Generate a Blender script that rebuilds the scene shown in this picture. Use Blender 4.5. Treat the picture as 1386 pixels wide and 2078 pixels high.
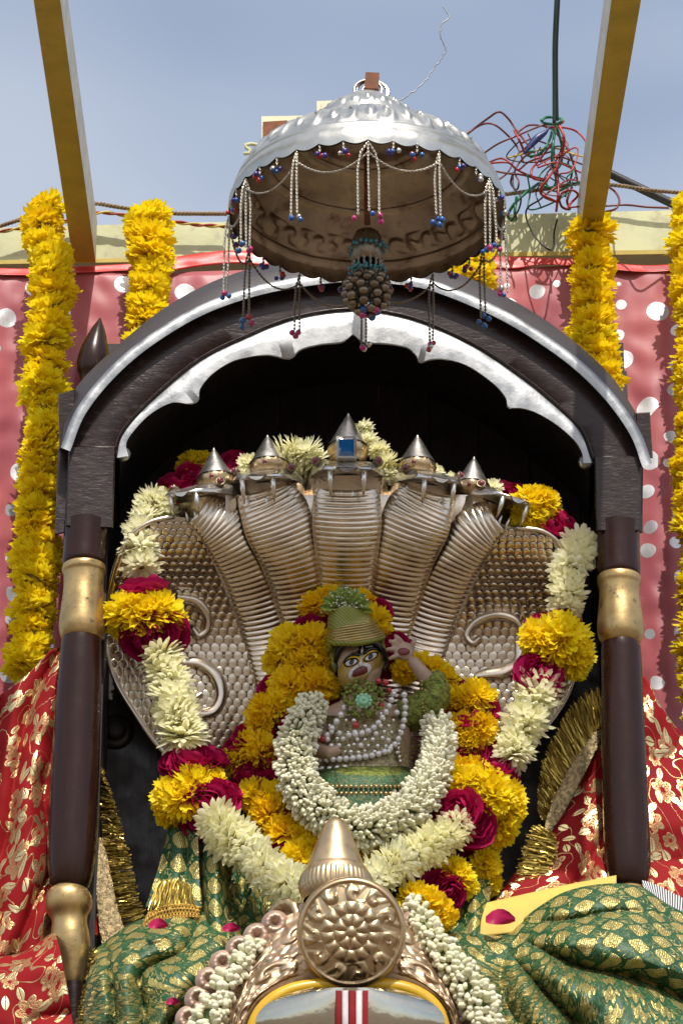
import bpy, math, random
from mathutils import Vector, Matrix, Quaternion, noise
random.seed(7)
SC = bpy.context.scene
for _o in list(bpy.data.objects):
    bpy.data.objects.remove(_o)
rad = math.radians
PI = math.pi

# ------------------------------------------------------------------ camera
PITCH = rad(25.4)
FPX = 6650.0                      # focal length in photograph pixels
CAM = Vector((0.0, -4.788, 1.60))
cd = bpy.data.cameras.new('camera')
cd.sensor_fit = 'VERTICAL'
cd.sensor_height = 24.0
cd.lens = 24.0 * FPX / 2078.0
cd.clip_start = 0.05
cd.clip_end = 5000
cam = bpy.data.objects.new('camera', cd)
cam.location = CAM
cam.rotation_euler = (rad(90) + PITCH, 0, 0)
SC.collection.objects.link(cam)
SC.camera = cam

# ------------------------------------------------------------------ sky and sun
SUN_EL, SUN_AZ = rad(56), rad(7)          # sun behind the camera, a little to its right
world = bpy.data.worlds.new('World')
SC.world = world
world.use_nodes = True
wn, wl = world.node_tree.nodes, world.node_tree.links
wn.clear()
sky = wn.new('ShaderNodeTexSky')
sky.sky_type = 'NISHITA'
sky.sun_disc = False
sky.sun_elevation = SUN_EL
sky.sun_rotation = PI - SUN_AZ
sky.air_density = 1.15
sky.dust_density = 3.2
sky.ozone_density = 1.5
# thin high cloud veil, mixed over the blue by direction
tc = wn.new('ShaderNodeTexCoord')
mp = wn.new('ShaderNodeMapping'); mp.inputs['Scale'].default_value = (1.6, 1.2, 3.2)
nz = wn.new('ShaderNodeTexNoise'); nz.inputs['Scale'].default_value = 1.6; nz.inputs['Detail'].default_value = 3; nz.inputs['Roughness'].default_value = 0.55
mp.inputs['Location'].default_value = (0.35, 0.2, 0.1)
rp = wn.new('ShaderNodeMapRange'); rp.inputs['From Min'].default_value = 0.29; rp.inputs['From Max'].default_value = 0.78
mx = wn.new('ShaderNodeMix'); mx.data_type = 'RGBA'
mx.inputs['B'].default_value = (4.7, 4.95, 5.4, 1)
bg = wn.new('ShaderNodeBackground'); bg.inputs['Strength'].default_value = 0.15
wo = wn.new('ShaderNodeOutputWorld')
wl.new(tc.outputs['Generated'], mp.inputs['Vector']); wl.new(mp.outputs['Vector'], nz.inputs['Vector'])
wl.new(nz.outputs['Fac'], rp.inputs['Value']); wl.new(rp.outputs['Result'], mx.inputs['Factor'])
wl.new(sky.outputs['Color'], mx.inputs['A']); wl.new(mx.outputs['Result'], bg.inputs['Color'])
wl.new(bg.outputs['Background'], wo.inputs['Surface'])

sl = bpy.data.lights.new('sun', 'SUN')
sl.energy = 3.9
sl.angle = rad(0.5)
sl.color = (1.0, 0.95, 0.87)
sun = bpy.data.objects.new('sun', sl)
SUND = Vector((math.sin(SUN_AZ) * math.cos(SUN_EL), -math.cos(SUN_AZ) * math.cos(SUN_EL), math.sin(SUN_EL)))
sun.rotation_euler = (-SUND).to_track_quat('-Z', 'Y').to_euler()
sun.location = (2, -3, 9)
SC.collection.objects.link(sun)

vs = SC.view_settings
vs.view_transform = 'Standard'
vs.look = 'None'
vs.exposure = 0.14
vs.gamma = 1.0
vs.use_curve_mapping = False

# ------------------------------------------------------------------ placing helpers
FWD = Vector((0, math.cos(PITCH), math.sin(PITCH)))
UP = Vector((0, -math.sin(PITCH), math.cos(PITCH)))
RT = Vector((1, 0, 0))
YAW = 0.06                         # the shrine stands a little askew: its right side is farther back


def ray(px, py, d):
    v = FWD * FPX + RT * (px - 693.0) + UP * (1039.0 - py)
    t = (d - CAM.y + YAW * CAM.x) / (v.y - YAW * v.x)
    return v, t


def P(px, py, d):
    """world point on the shrine's plane d metres behind its front face"""
    v, t = ray(px, py, d)
    return CAM + v * t


def S(px, py, d):
    return ray(px, py, d)[1]


PX = S(700, 1039, 0)               # metres in one photograph pixel at the front face

ORG = {}


def org(o):
    return ORG.get(o.name, Vector((0, 0, 0))) if o else Vector((0, 0, 0))


def thing(name, label, cat, loc=(0, 0, 0), group=None):
    o = bpy.data.objects.new(name, None)
    o.empty_display_size = 0.05
    o.location = loc
    SC.collection.objects.link(o)
    o['label'] = label
    o['category'] = cat
    if group:
        o['group'] = group
    ORG[o.name] = Vector(loc)
    return o


def tag(o, label, cat, group=None):
    o['label'] = label
    o['category'] = cat
    if group:
        o['group'] = group
    return o


class MB:
    """collects geometry for one mesh"""
    def __init__(s):
        s.v, s.f, s.uv, s.mi = [], [], {}, []

    def add(s, vs_, fs_, mi=0):
        b = len(s.v)
        s.v.extend(Vector(q) for q in vs_)
        s.f.extend(tuple(i + b for i in f) for f in fs_)
        s.mi.extend([mi] * len(fs_))
        return b

    def grid(s, rows, closed_u=False, closed_v=False, uvs=None, mi=0):
        nr, nc = len(rows), len(rows[0])
        vs_ = [q for r in rows for q in r]
        fs_ = []
        for i in range(nr - (0 if closed_v else 1)):
            for j in range(nc - (0 if closed_u else 1)):
                i2, j2 = (i + 1) % nr, (j + 1) % nc
                fs_.append((i * nc + j, i * nc + j2, i2 * nc + j2, i2 * nc + j))
        b = s.add(vs_, fs_, mi)
        if uvs:
            k = b
            for r in uvs:
                for q in r:
                    s.uv[k] = q
                    k += 1
        return b

    def tube(s, pts, radii, seg=8, cap=True, squash=None):
        pts = [Vector(q) for q in pts]
        n = len(pts)
        if not isinstance(radii, (list, tuple)):
            radii = [radii] * n
        rows = []
        t0 = (pts[1] - pts[0]).normalized()
        u = t0.orthogonal().normalized()
        for i in range(n):
            t = (pts[min(i + 1, n - 1)] - pts[max(i - 1, 0)])
            if t.length < 1e-9:
                t = t0
            t.normalize()
            u = u - t * u.dot(t)
            if u.length < 1e-6:
                u = t.orthogonal()
            u.normalize()
            w = t.cross(u)
            rows.append([pts[i] + (u * math.cos(2 * PI * k / seg) + w * math.sin(2 * PI * k / seg)) * radii[i] for k in range(seg)])
        b = s.grid(rows, closed_u=True)
        if cap:
            s.add([], [])
            s.f.append(tuple(b + k for k in range(seg))[::-1]); s.mi.append(0)
            s.f.append(tuple(b + (n - 1) * seg + k for k in range(seg))); s.mi.append(0)
        return b

    def lathe(s, base, prof, seg=32, axis=Vector((0, 0, 1)), fn=None, sx=1.0):
        """prof: (radius, height) pairs; fn(theta, i, r, h) -> extra radius"""
        ax = axis.normalized()
        u = Vector((1, 0, 0)) - ax * ax.x
        u.normalize()
        w = ax.cross(u)
        rows = []
        for i, (r, h) in enumerate(prof):
            row = []
            for k in range(seg):
                a = 2 * PI * k / seg
                rr = r + (fn(a, i, r, h) if fn else 0)
                row.append(Vector(base) + ax * h + (u * math.cos(a) * sx + w * math.sin(a)) * rr)
            rows.append(row)
        return s.grid(rows, closed_u=True)

    def box(s, c, sx, sy, sz, rot=None):
        c = Vector(c)
        vs_ = []
        for dx in (-1, 1):
            for dy in (-1, 1):
                for dz in (-1, 1):
                    q = Vector((dx * sx / 2, dy * sy / 2, dz * sz / 2))
                    if rot:
                        q = rot @ q
                    vs_.append(c + q)
        s.add(vs_, [(0, 1, 3, 2), (4, 6, 7, 5), (0, 4, 5, 1), (2, 3, 7, 6), (0, 2, 6, 4), (1, 5, 7, 3)])

    def ball(s, c, r, seg=8, rings=5, scale=(1, 1, 1), q=None):
        rows = []
        for i in range(rings + 1):
            ph = PI * i / rings
            row = []
            for k in range(seg):
                a = 2 * PI * k / seg
                v = Vector((math.sin(ph) * math.cos(a) * scale[0], math.sin(ph) * math.sin(a) * scale[1], math.cos(ph) * scale[2])) * r
                if q:
                    v = q @ v
                row.append(Vector(c) + v)
            rows.append(row)
        s.grid(rows, closed_u=True)

    def mesh(s, name, o=Vector((0, 0, 0))):
        me = bpy.data.meshes.new(name)
        me.from_pydata([tuple(q - o) for q in s.v], [], s.f)
        if s.uv:
            ul = me.uv_layers.new(name='UVMap')
            for lp in me.loops:
                ul.data[lp.index].uv = s.uv.get(lp.vertex_index, (0, 0))
        me.validate()
        return me

    def build(s, name, mat, parent=None, smooth=True, sharp=None, kind=None):
        me = s.mesh(name, org(parent))
        mats = mat if isinstance(mat, (list, tuple)) else [mat]
        for m in mats:
            me.materials.append(m)
        if len(mats) > 1 and len(me.polygons) == len(s.mi):
            me.polygons.foreach_set('material_index', s.mi)
        if smooth:
            me.polygons.foreach_set('use_smooth', [True] * len(me.polygons))
            if sharp:
                me.set_sharp_from_angle(angle=rad(sharp))
        o = bpy.data.objects.new(name, me)
        SC.collection.objects.link(o)
        if parent:
            o.parent = parent
            ORG[o.name] = org(parent)
        if kind:
            o['kind'] = kind
        return o


def inst(name, me, parent, loc, quat=None, scale=1.0):
    o = bpy.data.objects.new(name, me)
    SC.collection.objects.link(o)
    o.parent = parent
    o.location = Vector(loc) - org(parent)
    o.rotation_mode = 'QUATERNION'
    if quat:
        o.rotation_quaternion = quat
    o.scale = (scale,) * 3 if isinstance(scale, (int, float)) else scale
    ORG[o.name] = Vector(loc)
    return o


def crs(pts, n):
    """Catmull-Rom through tuples of any size, n samples, even in arc length"""
    pts = [tuple(map(float, q)) for q in pts]
    k = len(pts[0])
    ext = [tuple(2 * pts[0][i] - pts[1][i] for i in range(k))] + pts + [tuple(2 * pts[-1][i] - pts[-2][i] for i in range(k))]
    dense = []
    M = 24
    for s_ in range(1, len(ext) - 2):
        a, b, c, d = ext[s_ - 1:s_ + 3]
        for j in range(M):
            t = j / M
            dense.append(tuple(0.5 * (2 * b[i] + (c[i] - a[i]) * t + (2 * a[i] - 5 * b[i] + 4 * c[i] - d[i]) * t * t + (3 * b[i] - a[i] - 3 * c[i] + d[i]) * t ** 3) for i in range(k)))
    dense.append(pts[-1])
    L = [0]
    for a, b in zip(dense, dense[1:]):
        L.append(L[-1] + math.hypot(a[0] - b[0], a[1] - b[1]) + 1e-9)
    out = []
    j = 0
    for i in range(n):
        tgt = L[-1] * i / (n - 1)
        while j < len(L) - 2 and L[j + 1] < tgt:
            j += 1
        f = (tgt - L[j]) / (L[j + 1] - L[j])
        f = min(max(f, 0), 1)
        out.append(tuple(dense[j][i2] * (1 - f) + dense[j + 1][i2] * f for i2 in range(k)))
    return out


def plen(pts):
    return sum(math.hypot(a[0] - b[0], a[1] - b[1]) for a, b in zip(pts, pts[1:]))


def nz3(x, y, z):
    return noise.noise(Vector((x, y, z)))


# ------------------------------------------------------------------ materials
class NB:
    def __init__(s, name):
        s.m = bpy.data.materials.new(name)
        s.m.use_nodes = True
        s.t = s.m.node_tree
        s.t.nodes.clear()
        s.out = s.t.nodes.new('ShaderNodeOutputMaterial')
        s.b = s.t.nodes.new('ShaderNodeBsdfPrincipled')
        s.t.links.new(s.b.outputs[0], s.out.inputs['Surface'])

    def n(s, typ, **kw):
        nd = s.t.nodes.new('ShaderNode' + typ)
        for k, v in kw.items():
            if k.startswith('p_'):
                setattr(nd, k[2:], v)
        for k, v in kw.items():
            if k.startswith('p_'):
                continue
            key = k.replace('_', ' ')
            inp = nd.inputs[int(k[1:])] if (k[0] == 'i' and k[1:].isdigit()) else nd.inputs[key]
            s.put(inp, v)
        return nd

    def put(s, inp, v):
        if isinstance(v, bpy.types.NodeSocket):
            s.t.links.new(v, inp)
        elif isinstance(v, (tuple, list)) and len(v) == 3 and inp.type == 'RGBA':
            inp.default_value = (*v, 1)
        else:
            inp.default_value = v

    def math(s, op, a, b=0.0, c=0.0):
        nd = s.n('Math', p_operation=op, i0=a, i1=b)
        if op in ('SMOOTH_MIN', 'MULTIPLY_ADD', 'COMPARE', 'WRAP', 'PINGPONG'):
            s.put(nd.inputs[2], c)
        return nd.outputs[0]

    def ramp(s, v, a, b, lo=0.0, hi=1.0, smooth=True):
        nd = s.n('MapRange', Value=v, From_Min=a, From_Max=b, To_Min=lo, To_Max=hi)
        if smooth:
            nd.interpolation_type = 'SMOOTHSTEP'
        return nd.outputs['Result']

    def mix(s, f, a, b, blend='MIX'):
        nd = s.t.nodes.new('ShaderNodeMix')
        nd.data_type = 'RGBA'
        nd.blend_type = blend
        s.put(nd.inputs['Factor'], f)
        s.put(nd.inputs['A'], a)
        s.put(nd.inputs['B'], b)
        return nd.outputs['Result']

    def obj(s):
        return s.n('TexCoord').outputs['Object']

    def uv(s):
        return s.n('TexCoord').outputs['UV']

    def noise(s, vec, scale, detail=3, rough=0.55, out='Fac'):
        return s.n('TexNoise', Vector=vec, Scale=scale, Detail=detail, Roughness=rough).outputs[out]

    def bump(s, h, strength=0.3, dist=0.002, normal=None):
        nd = s.n('Bump', Height=h, Strength=strength, Distance=dist)
        if normal:
            s.put(nd.inputs['Normal'], normal)
        s.put(s.b.inputs['Normal'], nd.outputs['Normal'])
        return nd.outputs['Normal']

    def set(s, **kw):
        for k, v in kw.items():
            s.put(s.b.inputs[k.replace('_', ' ')], v)
        return s


def scaled(c, k):
    return tuple(min(1, q * k) for q in c)


def paint(name, col, rough=0.4, metal=0.0, var=0.25, vscale=12, bscale=160, bstr=0.25, bdist=0.001, dirt=None, spec=0.5, col2=None, dirt_rng=(0.55, 0.75)):
    b = NB(name)
    o = b.obj()
    n1 = b.noise(o, vscale, 5)
    c = b.mix(b.ramp(n1, 0.3, 0.7), scaled(col, 1 - var), col2 or scaled(col, 1 + var))
    if dirt:
        n2 = b.noise(o, vscale * 2.3, 6, 0.65)
        c = b.mix(b.ramp(n2, *dirt_rng), c, dirt)
    n3 = b.noise(o, bscale, 4)
    b.set(Base_Color=c, Metallic=metal, Roughness=b.ramp(n1, 0.2, 0.8, rough * 0.8, min(1, rough * 1.25)))
    b.b.inputs['Specular IOR Level'].default_value = spec
    b.bump(n3, bstr, bdist)
    return b.m


def petal(name, c0, c1, c2, trans=0.3, rough=0.55):
    b = NB(name)
    rnd = b.n('NewGeometry').outputs['Random Per Island']
    oi = b.n('ObjectInfo').outputs['Random']
    n1 = b.noise(b.n('TexCoord').outputs['Object'], 4.0, 3)
    c = b.mix(rnd, c0, c1)
    c = b.mix(b.math('MULTIPLY', b.ramp(b.math('ADD', b.math('MULTIPLY', n1, 0.6), b.math('MULTIPLY', oi, 0.6)), 0.4, 0.9), 0.6), c, c2)
    b.set(Base_Color=c, Roughness=rough)
    b.b.inputs['Specular IOR Level'].default_value = 0.25
    tr = b.n('BsdfTranslucent', Color=c)
    ms = b.n('MixShader', Fac=trans)
    b.t.links.new(b.b.outputs[0], ms.inputs[1])
    b.t.links.new(tr.outputs[0], ms.inputs[2])
    b.t.links.new(ms.outputs[0], b.out.inputs['Surface'])
    return b.m


def fiberless(name, col, rough=0.6, metal=0.0):
    b = NB(name)
    b.set(Base_Color=col, Roughness=rough, Metallic=metal)
    return b.m


M = {}
# dark stained wood: grain, gloss and brush marks
b = NB('dark_wood')
o = b.obj()
st = b.n('Mapping', Vector=o, Scale=(0.35, 1, 1)).outputs[0]
g = b.noise(st, 80, 6, 0.65)
g2 = b.noise(o, 9, 4)
wr_ = b.ramp(b.math('MULTIPLY', b.noise(o, 17, 5, 0.7), b.noise(st, 130, 3)), 0.28, 0.40)
b.set(Base_Color=b.mix(b.math('MULTIPLY', wr_, 0.6), b.mix(g, (0.010, 0.0045, 0.0038), (0.030, 0.014, 0.011)), (0.07, 0.055, 0.05)), Roughness=b.ramp(g2, 0.3, 0.7, 0.22, 0.36))
b.b.inputs['Specular IOR Level'].default_value = 0.32
b.bump(b.math('ADD', b.math('MULTIPLY', g, 0.7), b.math('MULTIPLY', b.noise(st, 260, 3), 0.4)), 0.6, 0.0018)
M['wood'] = b.m
b = NB('dark_lacquered_wood')
o = b.obj()
st = b.n('Mapping', Vector=o, Scale=(1, 1, 0.15)).outputs[0]
g = b.noise(st, 70, 5, 0.6)
b.set(Base_Color=b.mix(g, (0.014, 0.0048, 0.0032), (0.036, 0.013, 0.008)), Roughness=b.ramp(b.noise(o, 30, 4), 0.3, 0.7, 0.19, 0.30))
b.b.inputs['Specular IOR Level'].default_value = 0.30
b.bump(b.noise(st, 120, 4), 0.3, 0.0010)
M['lacquer'] = b.m
b = NB('glare_grey_wood')  # roof band: sun glare on dark wood put into the grey base colour
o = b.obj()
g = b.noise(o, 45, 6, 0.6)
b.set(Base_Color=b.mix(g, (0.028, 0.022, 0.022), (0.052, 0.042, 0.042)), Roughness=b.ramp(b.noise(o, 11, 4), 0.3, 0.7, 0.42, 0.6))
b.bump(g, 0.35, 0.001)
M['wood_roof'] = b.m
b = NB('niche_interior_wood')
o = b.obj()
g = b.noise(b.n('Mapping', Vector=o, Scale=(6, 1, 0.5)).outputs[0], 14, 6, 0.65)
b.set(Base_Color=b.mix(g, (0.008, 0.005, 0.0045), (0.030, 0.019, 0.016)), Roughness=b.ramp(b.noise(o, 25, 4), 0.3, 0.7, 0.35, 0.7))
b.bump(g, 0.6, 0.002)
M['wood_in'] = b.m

b = NB('silver_paint')
o = b.obj()
n1 = b.noise(o, 95, 4, 0.6)
n2 = b.noise(o, 28, 4)
b.set(Base_Color=b.mix(b.ramp(n2, 0.3, 0.75), (0.25, 0.255, 0.26), (0.40, 0.405, 0.41)), Metallic=0.85, Roughness=b.ramp(n2, 0.3, 0.7, 0.32, 0.48))
b.bump(n1, 0.35, 0.0012)
M['silver_paint'] = b.m
M['gold_paint'] = paint('gold_paint', (0.50, 0.345, 0.15), 0.36, 0.85, 0.15, 30, 60, 0.35, 0.002, dirt=(0.14, 0.10, 0.06))
M['crown_gold'] = paint('antique_gold', (0.53, 0.39, 0.225), 0.34, 0.92, 0.12, 25, 120, 0.2, 0.0008, dirt=(0.25, 0.17, 0.10), dirt_rng=(0.55, 0.85))
M['crown_flank'] = paint('antique_gold_carved', (0.50, 0.365, 0.24), 0.42, 0.9, 0.15, 25, 120, 0.25, 0.0008, dirt=(0.16, 0.10, 0.06), dirt_rng=(0.5, 0.8))
M['copper'] = paint('rose_copper', (0.46, 0.32, 0.24), 0.5, 0.7, 0.12, 25, 120, 0.2, 0.0008)
M['cream_paint'] = paint('cream_paint', (0.52, 0.52, 0.29), 0.45, 0, 0.12, 10, 90, 0.35, 0.001, dirt=(0.40, 0.37, 0.22))
M['yellow_beam'] = paint('ochre_paint', (0.50, 0.375, 0.05), 0.45, 0, 0.12, 22, 120, 0.3, 0.001, dirt=(0.24, 0.155, 0.035), dirt_rng=(0.60, 0.8))
M['beam_side'] = paint('whitish_paint', (0.55, 0.54, 0.46), 0.5, 0, 0.18, 16, 90, 0.3, 0.001, dirt=(0.32, 0.30, 0.25))
M['rust_cream'] = paint('rusted_cream_paint', (0.72, 0.64, 0.42), 0.55, 0, 0.08, 14, 90, 0.4, 0.001, dirt=(0.16, 0.06, 0.035), dirt_rng=(0.57, 0.60))
M['rust'] = paint('rust', (0.20, 0.075, 0.035), 0.8, 0.1, 0.4, 60, 200, 0.6, 0.001)
M['old_brass'] = paint('tarnished_brass', (0.20, 0.15, 0.10), 0.36, 0.9, 0.25, 30, 120, 0.3, 0.001)
M['hood'] = paint('silvered_brass', (0.66, 0.565, 0.45), 0.24, 0.95, 0.14, 16, 150, 0.2, 0.0008, dirt=(0.46, 0.35, 0.23), dirt_rng=(0.55, 0.85))
M['hood_silver'] = paint('bright_silver', (0.74, 0.70, 0.64), 0.28, 0.95, 0.1, 40, 200, 0.3, 0.0008)
M['umb_silver'] = paint('beaten_silver', (0.55, 0.54, 0.49), 0.30, 0.9, 0.06, 30, 160, 0.25, 0.0008)
M['umb_inside'] = paint('brown_tarnished_silver', (0.40, 0.325, 0.25), 0.36, 0.85, 0.25, 14, 70, 0.6, 0.002, dirt=(0.15, 0.09, 0.055), dirt_rng=(0.5, 0.75))
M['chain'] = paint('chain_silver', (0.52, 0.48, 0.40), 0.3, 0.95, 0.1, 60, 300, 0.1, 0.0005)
M['chain_dull'] = paint('chain_dark', (0.27, 0.215, 0.155), 0.36, 0.9, 0.2, 60, 300, 0.1, 0.0005)  # darker metal for far-side chains, tassel cap and bell beads


def gloss(name, col, rough=0.15, metal=0.0, coat=0.3):
    b = NB(name)
    n = b.noise(b.obj(), 90, 2)
    b.set(Base_Color=b.mix(n, scaled(col, 0.8), scaled(col, 1.15)), Roughness=rough, Metallic=metal, Coat_Weight=coat)
    return b.m


M['bead_blue'] = gloss('blue_bead', (0.02, 0.10, 0.32))
M['bead_indigo'] = gloss('indigo_bead', (0.045, 0.03, 0.22))
M['bead_pink'] = gloss('magenta_bead', (0.45, 0.03, 0.16))
M['bead_red'] = gloss('red_bead', (0.40, 0.02, 0.02))
M['bead_silver'] = gloss('silver_bead', (0.62, 0.58, 0.52), 0.25, 0.9)
M['bead_teal'] = gloss('teal_bead', (0.05, 0.22, 0.26))
M['pearl'] = gloss('pearl', (0.66, 0.63, 0.61), 0.22, 0.25, 0.6)
M['jewel'] = gloss('blue_glass', (0.005, 0.12, 0.34), 0.06, 0.0, 0.8)
M['ruby'] = gloss('ruby_glass', (0.16, 0.015, 0.03), 0.1, 0.0, 0.8)
M['green_gem'] = gloss('mint_gem', (0.20, 0.46, 0.26), 0.25, 0.0, 0.5)

M['marigold'] = petal('marigold_yellow', (0.95, 0.76, 0.012), (0.98, 0.85, 0.03), (0.94, 0.67, 0.006), 0.42)
M['marigold_deep'] = petal('marigold_deep_yellow', (0.95, 0.71, 0.012), (0.97, 0.80, 0.022), (0.93, 0.60, 0.006), 0.40)
M['cream'] = petal('chrysanthemum_cream', (0.95, 0.93, 0.66), (0.96, 0.95, 0.78), (0.92, 0.88, 0.52), 0.45)
M['rose'] = petal('rose_magenta', (0.44, 0.008, 0.075), (0.58, 0.022, 0.13), (0.34, 0.006, 0.08), 0.3, 0.45)
M['bud'] = petal('tuberose_bud', (0.80, 0.76, 0.55), (0.84, 0.82, 0.64), (0.72, 0.71, 0.44), 0.2, 0.45)
M['stem'] = paint('green_stem', (0.14, 0.22, 0.05), 0.6, 0, 0.3, 60)
M['string'] = paint('garland_core', (0.22, 0.17, 0.03), 0.8, 0, 0.3, 60)
M['rose_core'] = paint('rose_core', (0.16, 0.008, 0.03), 0.8, 0, 0.3, 60)
M['rope'] = paint('jute_rope', (0.27, 0.20, 0.125), 0.8, 0, 0.3, 90, 500, 0.6, 0.002)


def wire(name, col):
    return paint(name, col, 0.42, 0, 0.15, 40, 300, 0.15, 0.0005)


M['w_red'] = wire('red_wire', (0.34, 0.025, 0.022))
M['w_maroon'] = wire('maroon_wire', (0.16, 0.035, 0.03))
M['w_green'] = wire('green_wire', (0.012, 0.16, 0.07))
M['w_dkgreen'] = wire('dark_green_cable', (0.008, 0.035, 0.02))
M['w_black'] = wire('black_wire', (0.012, 0.012, 0.014))
M['w_yellow'] = wire('yellow_wire', (0.55, 0.42, 0.06))
M['w_blue'] = wire('navy_tape', (0.015, 0.025, 0.12))
M['w_grey'] = paint('steel_wire', (0.25, 0.25, 0.26), 0.4, 0.8)

# pink satin with printed silver dots
b = NB('dotted_satin')
uvc = b.uv()
vo = b.n('TexVoronoi', Vector=uvc, Scale=18.5, Randomness=0.5)
rc = b.n('SeparateColor', Color=vo.outputs['Color'])
rdot = b.ramp(rc.outputs[0], 0.0, 1.0, 0.13, 0.40, False)
dot = b.ramp(b.math('SUBTRACT', vo.outputs['Distance'], rdot), 0.012, -0.012)
crk = b.noise(b.n('Mapping', Vector=uvc, Scale=(120, 14, 1)).outputs[0], 3, 4, 0.7)
thr = b.noise(b.n('Mapping', Vector=uvc, Scale=(300, 4, 1)).outputs[0], 3, 3)
big = b.noise(uvc, 5, 3)
cl = b.mix(b.ramp(big, 0.3, 0.7), (0.46, 0.105, 0.13), (0.62, 0.15, 0.15))
cl = b.mix(b.math('MULTIPLY', thr, 0.35), cl, (0.33, 0.10, 0.15))
silv = b.mix(b.ramp(rc.outputs[1], 0.2, 0.8), b.mix(crk, (0.30, 0.30, 0.32), (0.62, 0.62, 0.64)), b.mix(crk, (0.62, 0.62, 0.64), (0.90, 0.90, 0.92)))
b.set(Base_Color=b.mix(dot, cl, silv), Metallic=b.math('MULTIPLY', dot, 0.45), Roughness=b.ramp(dot, 0, 1, 0.42, 0.38))
b.b.inputs['Sheen Weight'].default_value = 0.15
b.bump(b.math('ADD', b.math('MULTIPLY', thr, 0.4), b.math('MULTIPLY', b.math('MULTIPLY', crk, dot), 1.0)), 0.25, 0.0008)
tr = b.n('BsdfTranslucent', Color=(0.5, 0.07, 0.07))
ms = b.n('MixShader', Fac=b.math('MULTIPLY', b.math('SUBTRACT', 1.0, dot), 0.22))
b.t.links.new(b.b.outputs[0], ms.inputs[1]); b.t.links.new(tr.outputs[0], ms.inputs[2]); b.t.links.new(ms.outputs[0], b.out.inputs['Surface'])
M['dotcloth'] = b.m
M['redband'] = paint('red_satin', (0.55, 0.02, 0.012), 0.38, 0, 0.15, 15, 200, 0.2, 0.001)


def brocade_flowers(name, base, gold=(0.46, 0.29, 0.135)):
    """red cloth with printed foil flowers, leaves and stems"""
    b = NB(name)
    u = b.uv()
    wob = b.n('TexNoise', Vector=u, Scale=8, Detail=2)
    u2 = b.n('VectorMath', p_operation='ADD', i0=u, i1=b.n('VectorMath', p_operation='SCALE', i0=wob.outputs['Color'], Scale=0.012).outputs[0]).outputs[0]

    def cells(sc, rnd, off):
        mp_ = b.n('Mapping', Vector=u2, Location=off).outputs[0]
        v = b.n('TexVoronoi', Vector=mp_, Scale=sc, Randomness=rnd)
        v.voronoi_dimensions = '2D'
        loc = b.n('VectorMath', p_operation='SUBTRACT', i0=mp_, i1=v.outputs['Position']).outputs[0]
        loc = b.n('VectorMath', p_operation='SCALE', i0=loc, Scale=sc).outputs[0]
        c = b.n('SeparateColor', Color=v.outputs['Color'])
        rot = b.n('VectorRotate', p_rotation_type='Z_AXIS', Vector=loc, Angle=b.math('MULTIPLY', c.outputs[1], 6.28)).outputs[0]
        xyz = b.n('SeparateXYZ', Vector=rot)
        return v, xyz.outputs[0], xyz.outputs[1], c.outputs[0], c.outputs[2]
    # flowers
    v, x, y, r1, r2 = cells(18, 0.75, (0, 0, 0))
    r = b.math('SQRT', b.math('ADD', b.math('MULTIPLY', x, x), b.math('MULTIPLY', y, y)))
    ang = b.math('ARCTAN2', y, x)
    pet = b.math('ABSOLUTE', b.math('COSINE', b.math('MULTIPLY', ang, 3.0)))
    edge = b.math('MULTIPLY', b.math('ADD', 0.24, b.math('MULTIPLY', pet, 0.14)), b.ramp(r1, 0, 1, 0.55, 1.15, False))
    fl = b.math('MULTIPLY', b.ramp(b.math('SUBTRACT', r, edge), 0.02, -0.02), 0.8)
    hole = b.ramp(b.math('SUBTRACT', r, b.math('MULTIPLY', edge, 0.3)), -0.015, 0.015)
    rim = b.ramp(b.math('ABSOLUTE', b.math('SUBTRACT', r, edge)), 0.045, 0.02)
    spk = b.noise(u, 420, 2, 0.7)
    flw = b.math('MULTIPLY', b.math('MULTIPLY', fl, hole), b.ramp(spk, 0.36, 0.54, 0.25, 1.0))
    flw = b.math('MAXIMUM', flw, rim)
    # leaves
    v2, x2, y2, q1, q2 = cells(33, 0.95, (3.3, 1.7, 0))
    ly = b.math('SUBTRACT', b.math('ABSOLUTE', y2), b.math('MULTIPLY', 0.2, b.math('SUBTRACT', 1.0, b.math('POWER', b.math('MULTIPLY', b.math('ABSOLUTE', x2), 2.3), 2.0))))
    lf = b.math('MULTIPLY', b.ramp(ly, 0.02, -0.02), b.math('GREATER_THAN', q1, 0.2))
    vein = b.ramp(b.math('ABSOLUTE', y2), 0.012, 0.03)
    lf = b.math('MULTIPLY', lf, vein)
    # stems: thin contour lines of a noise field
    sn = b.noise(u, 13, 1, 0.4)
    stm = b.ramp(b.math('ABSOLUTE', b.math('SUBTRACT', sn, 0.5)), 0.006, 0.002)
    mask = b.math('MAXIMUM', b.math('MAXIMUM', flw, lf), b.math('MULTIPLY', stm, 0.9))
    wv = b.noise(b.n('Mapping', Vector=u, Scale=(260, 60, 1)).outputs[0], 3, 2)
    red = b.mix(b.math('MULTIPLY', wv, 0.6), base, scaled(base, 0.6))
    gc = b.mix(lf, gold, (0.66, 0.55, 0.28))
    b.set(Base_Color=b.mix(mask, red, gc), Metallic=b.math('MULTIPLY', mask, 0.85), Roughness=b.ramp(mask, 0, 1, 0.75, 0.30))
    b.b.inputs['Specular IOR Level'].default_value = 0.2
    b.bump(b.math('ADD', b.math('MULTIPLY', mask, 0.5), b.math('MULTIPLY', b.math('MULTIPLY', spk, mask), 0.9)), 0.5, 0.0012)
    return b.m


M['redbrocade'] = brocade_flowers('red_brocade', (0.27, 0.0035, 0.006))

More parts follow.
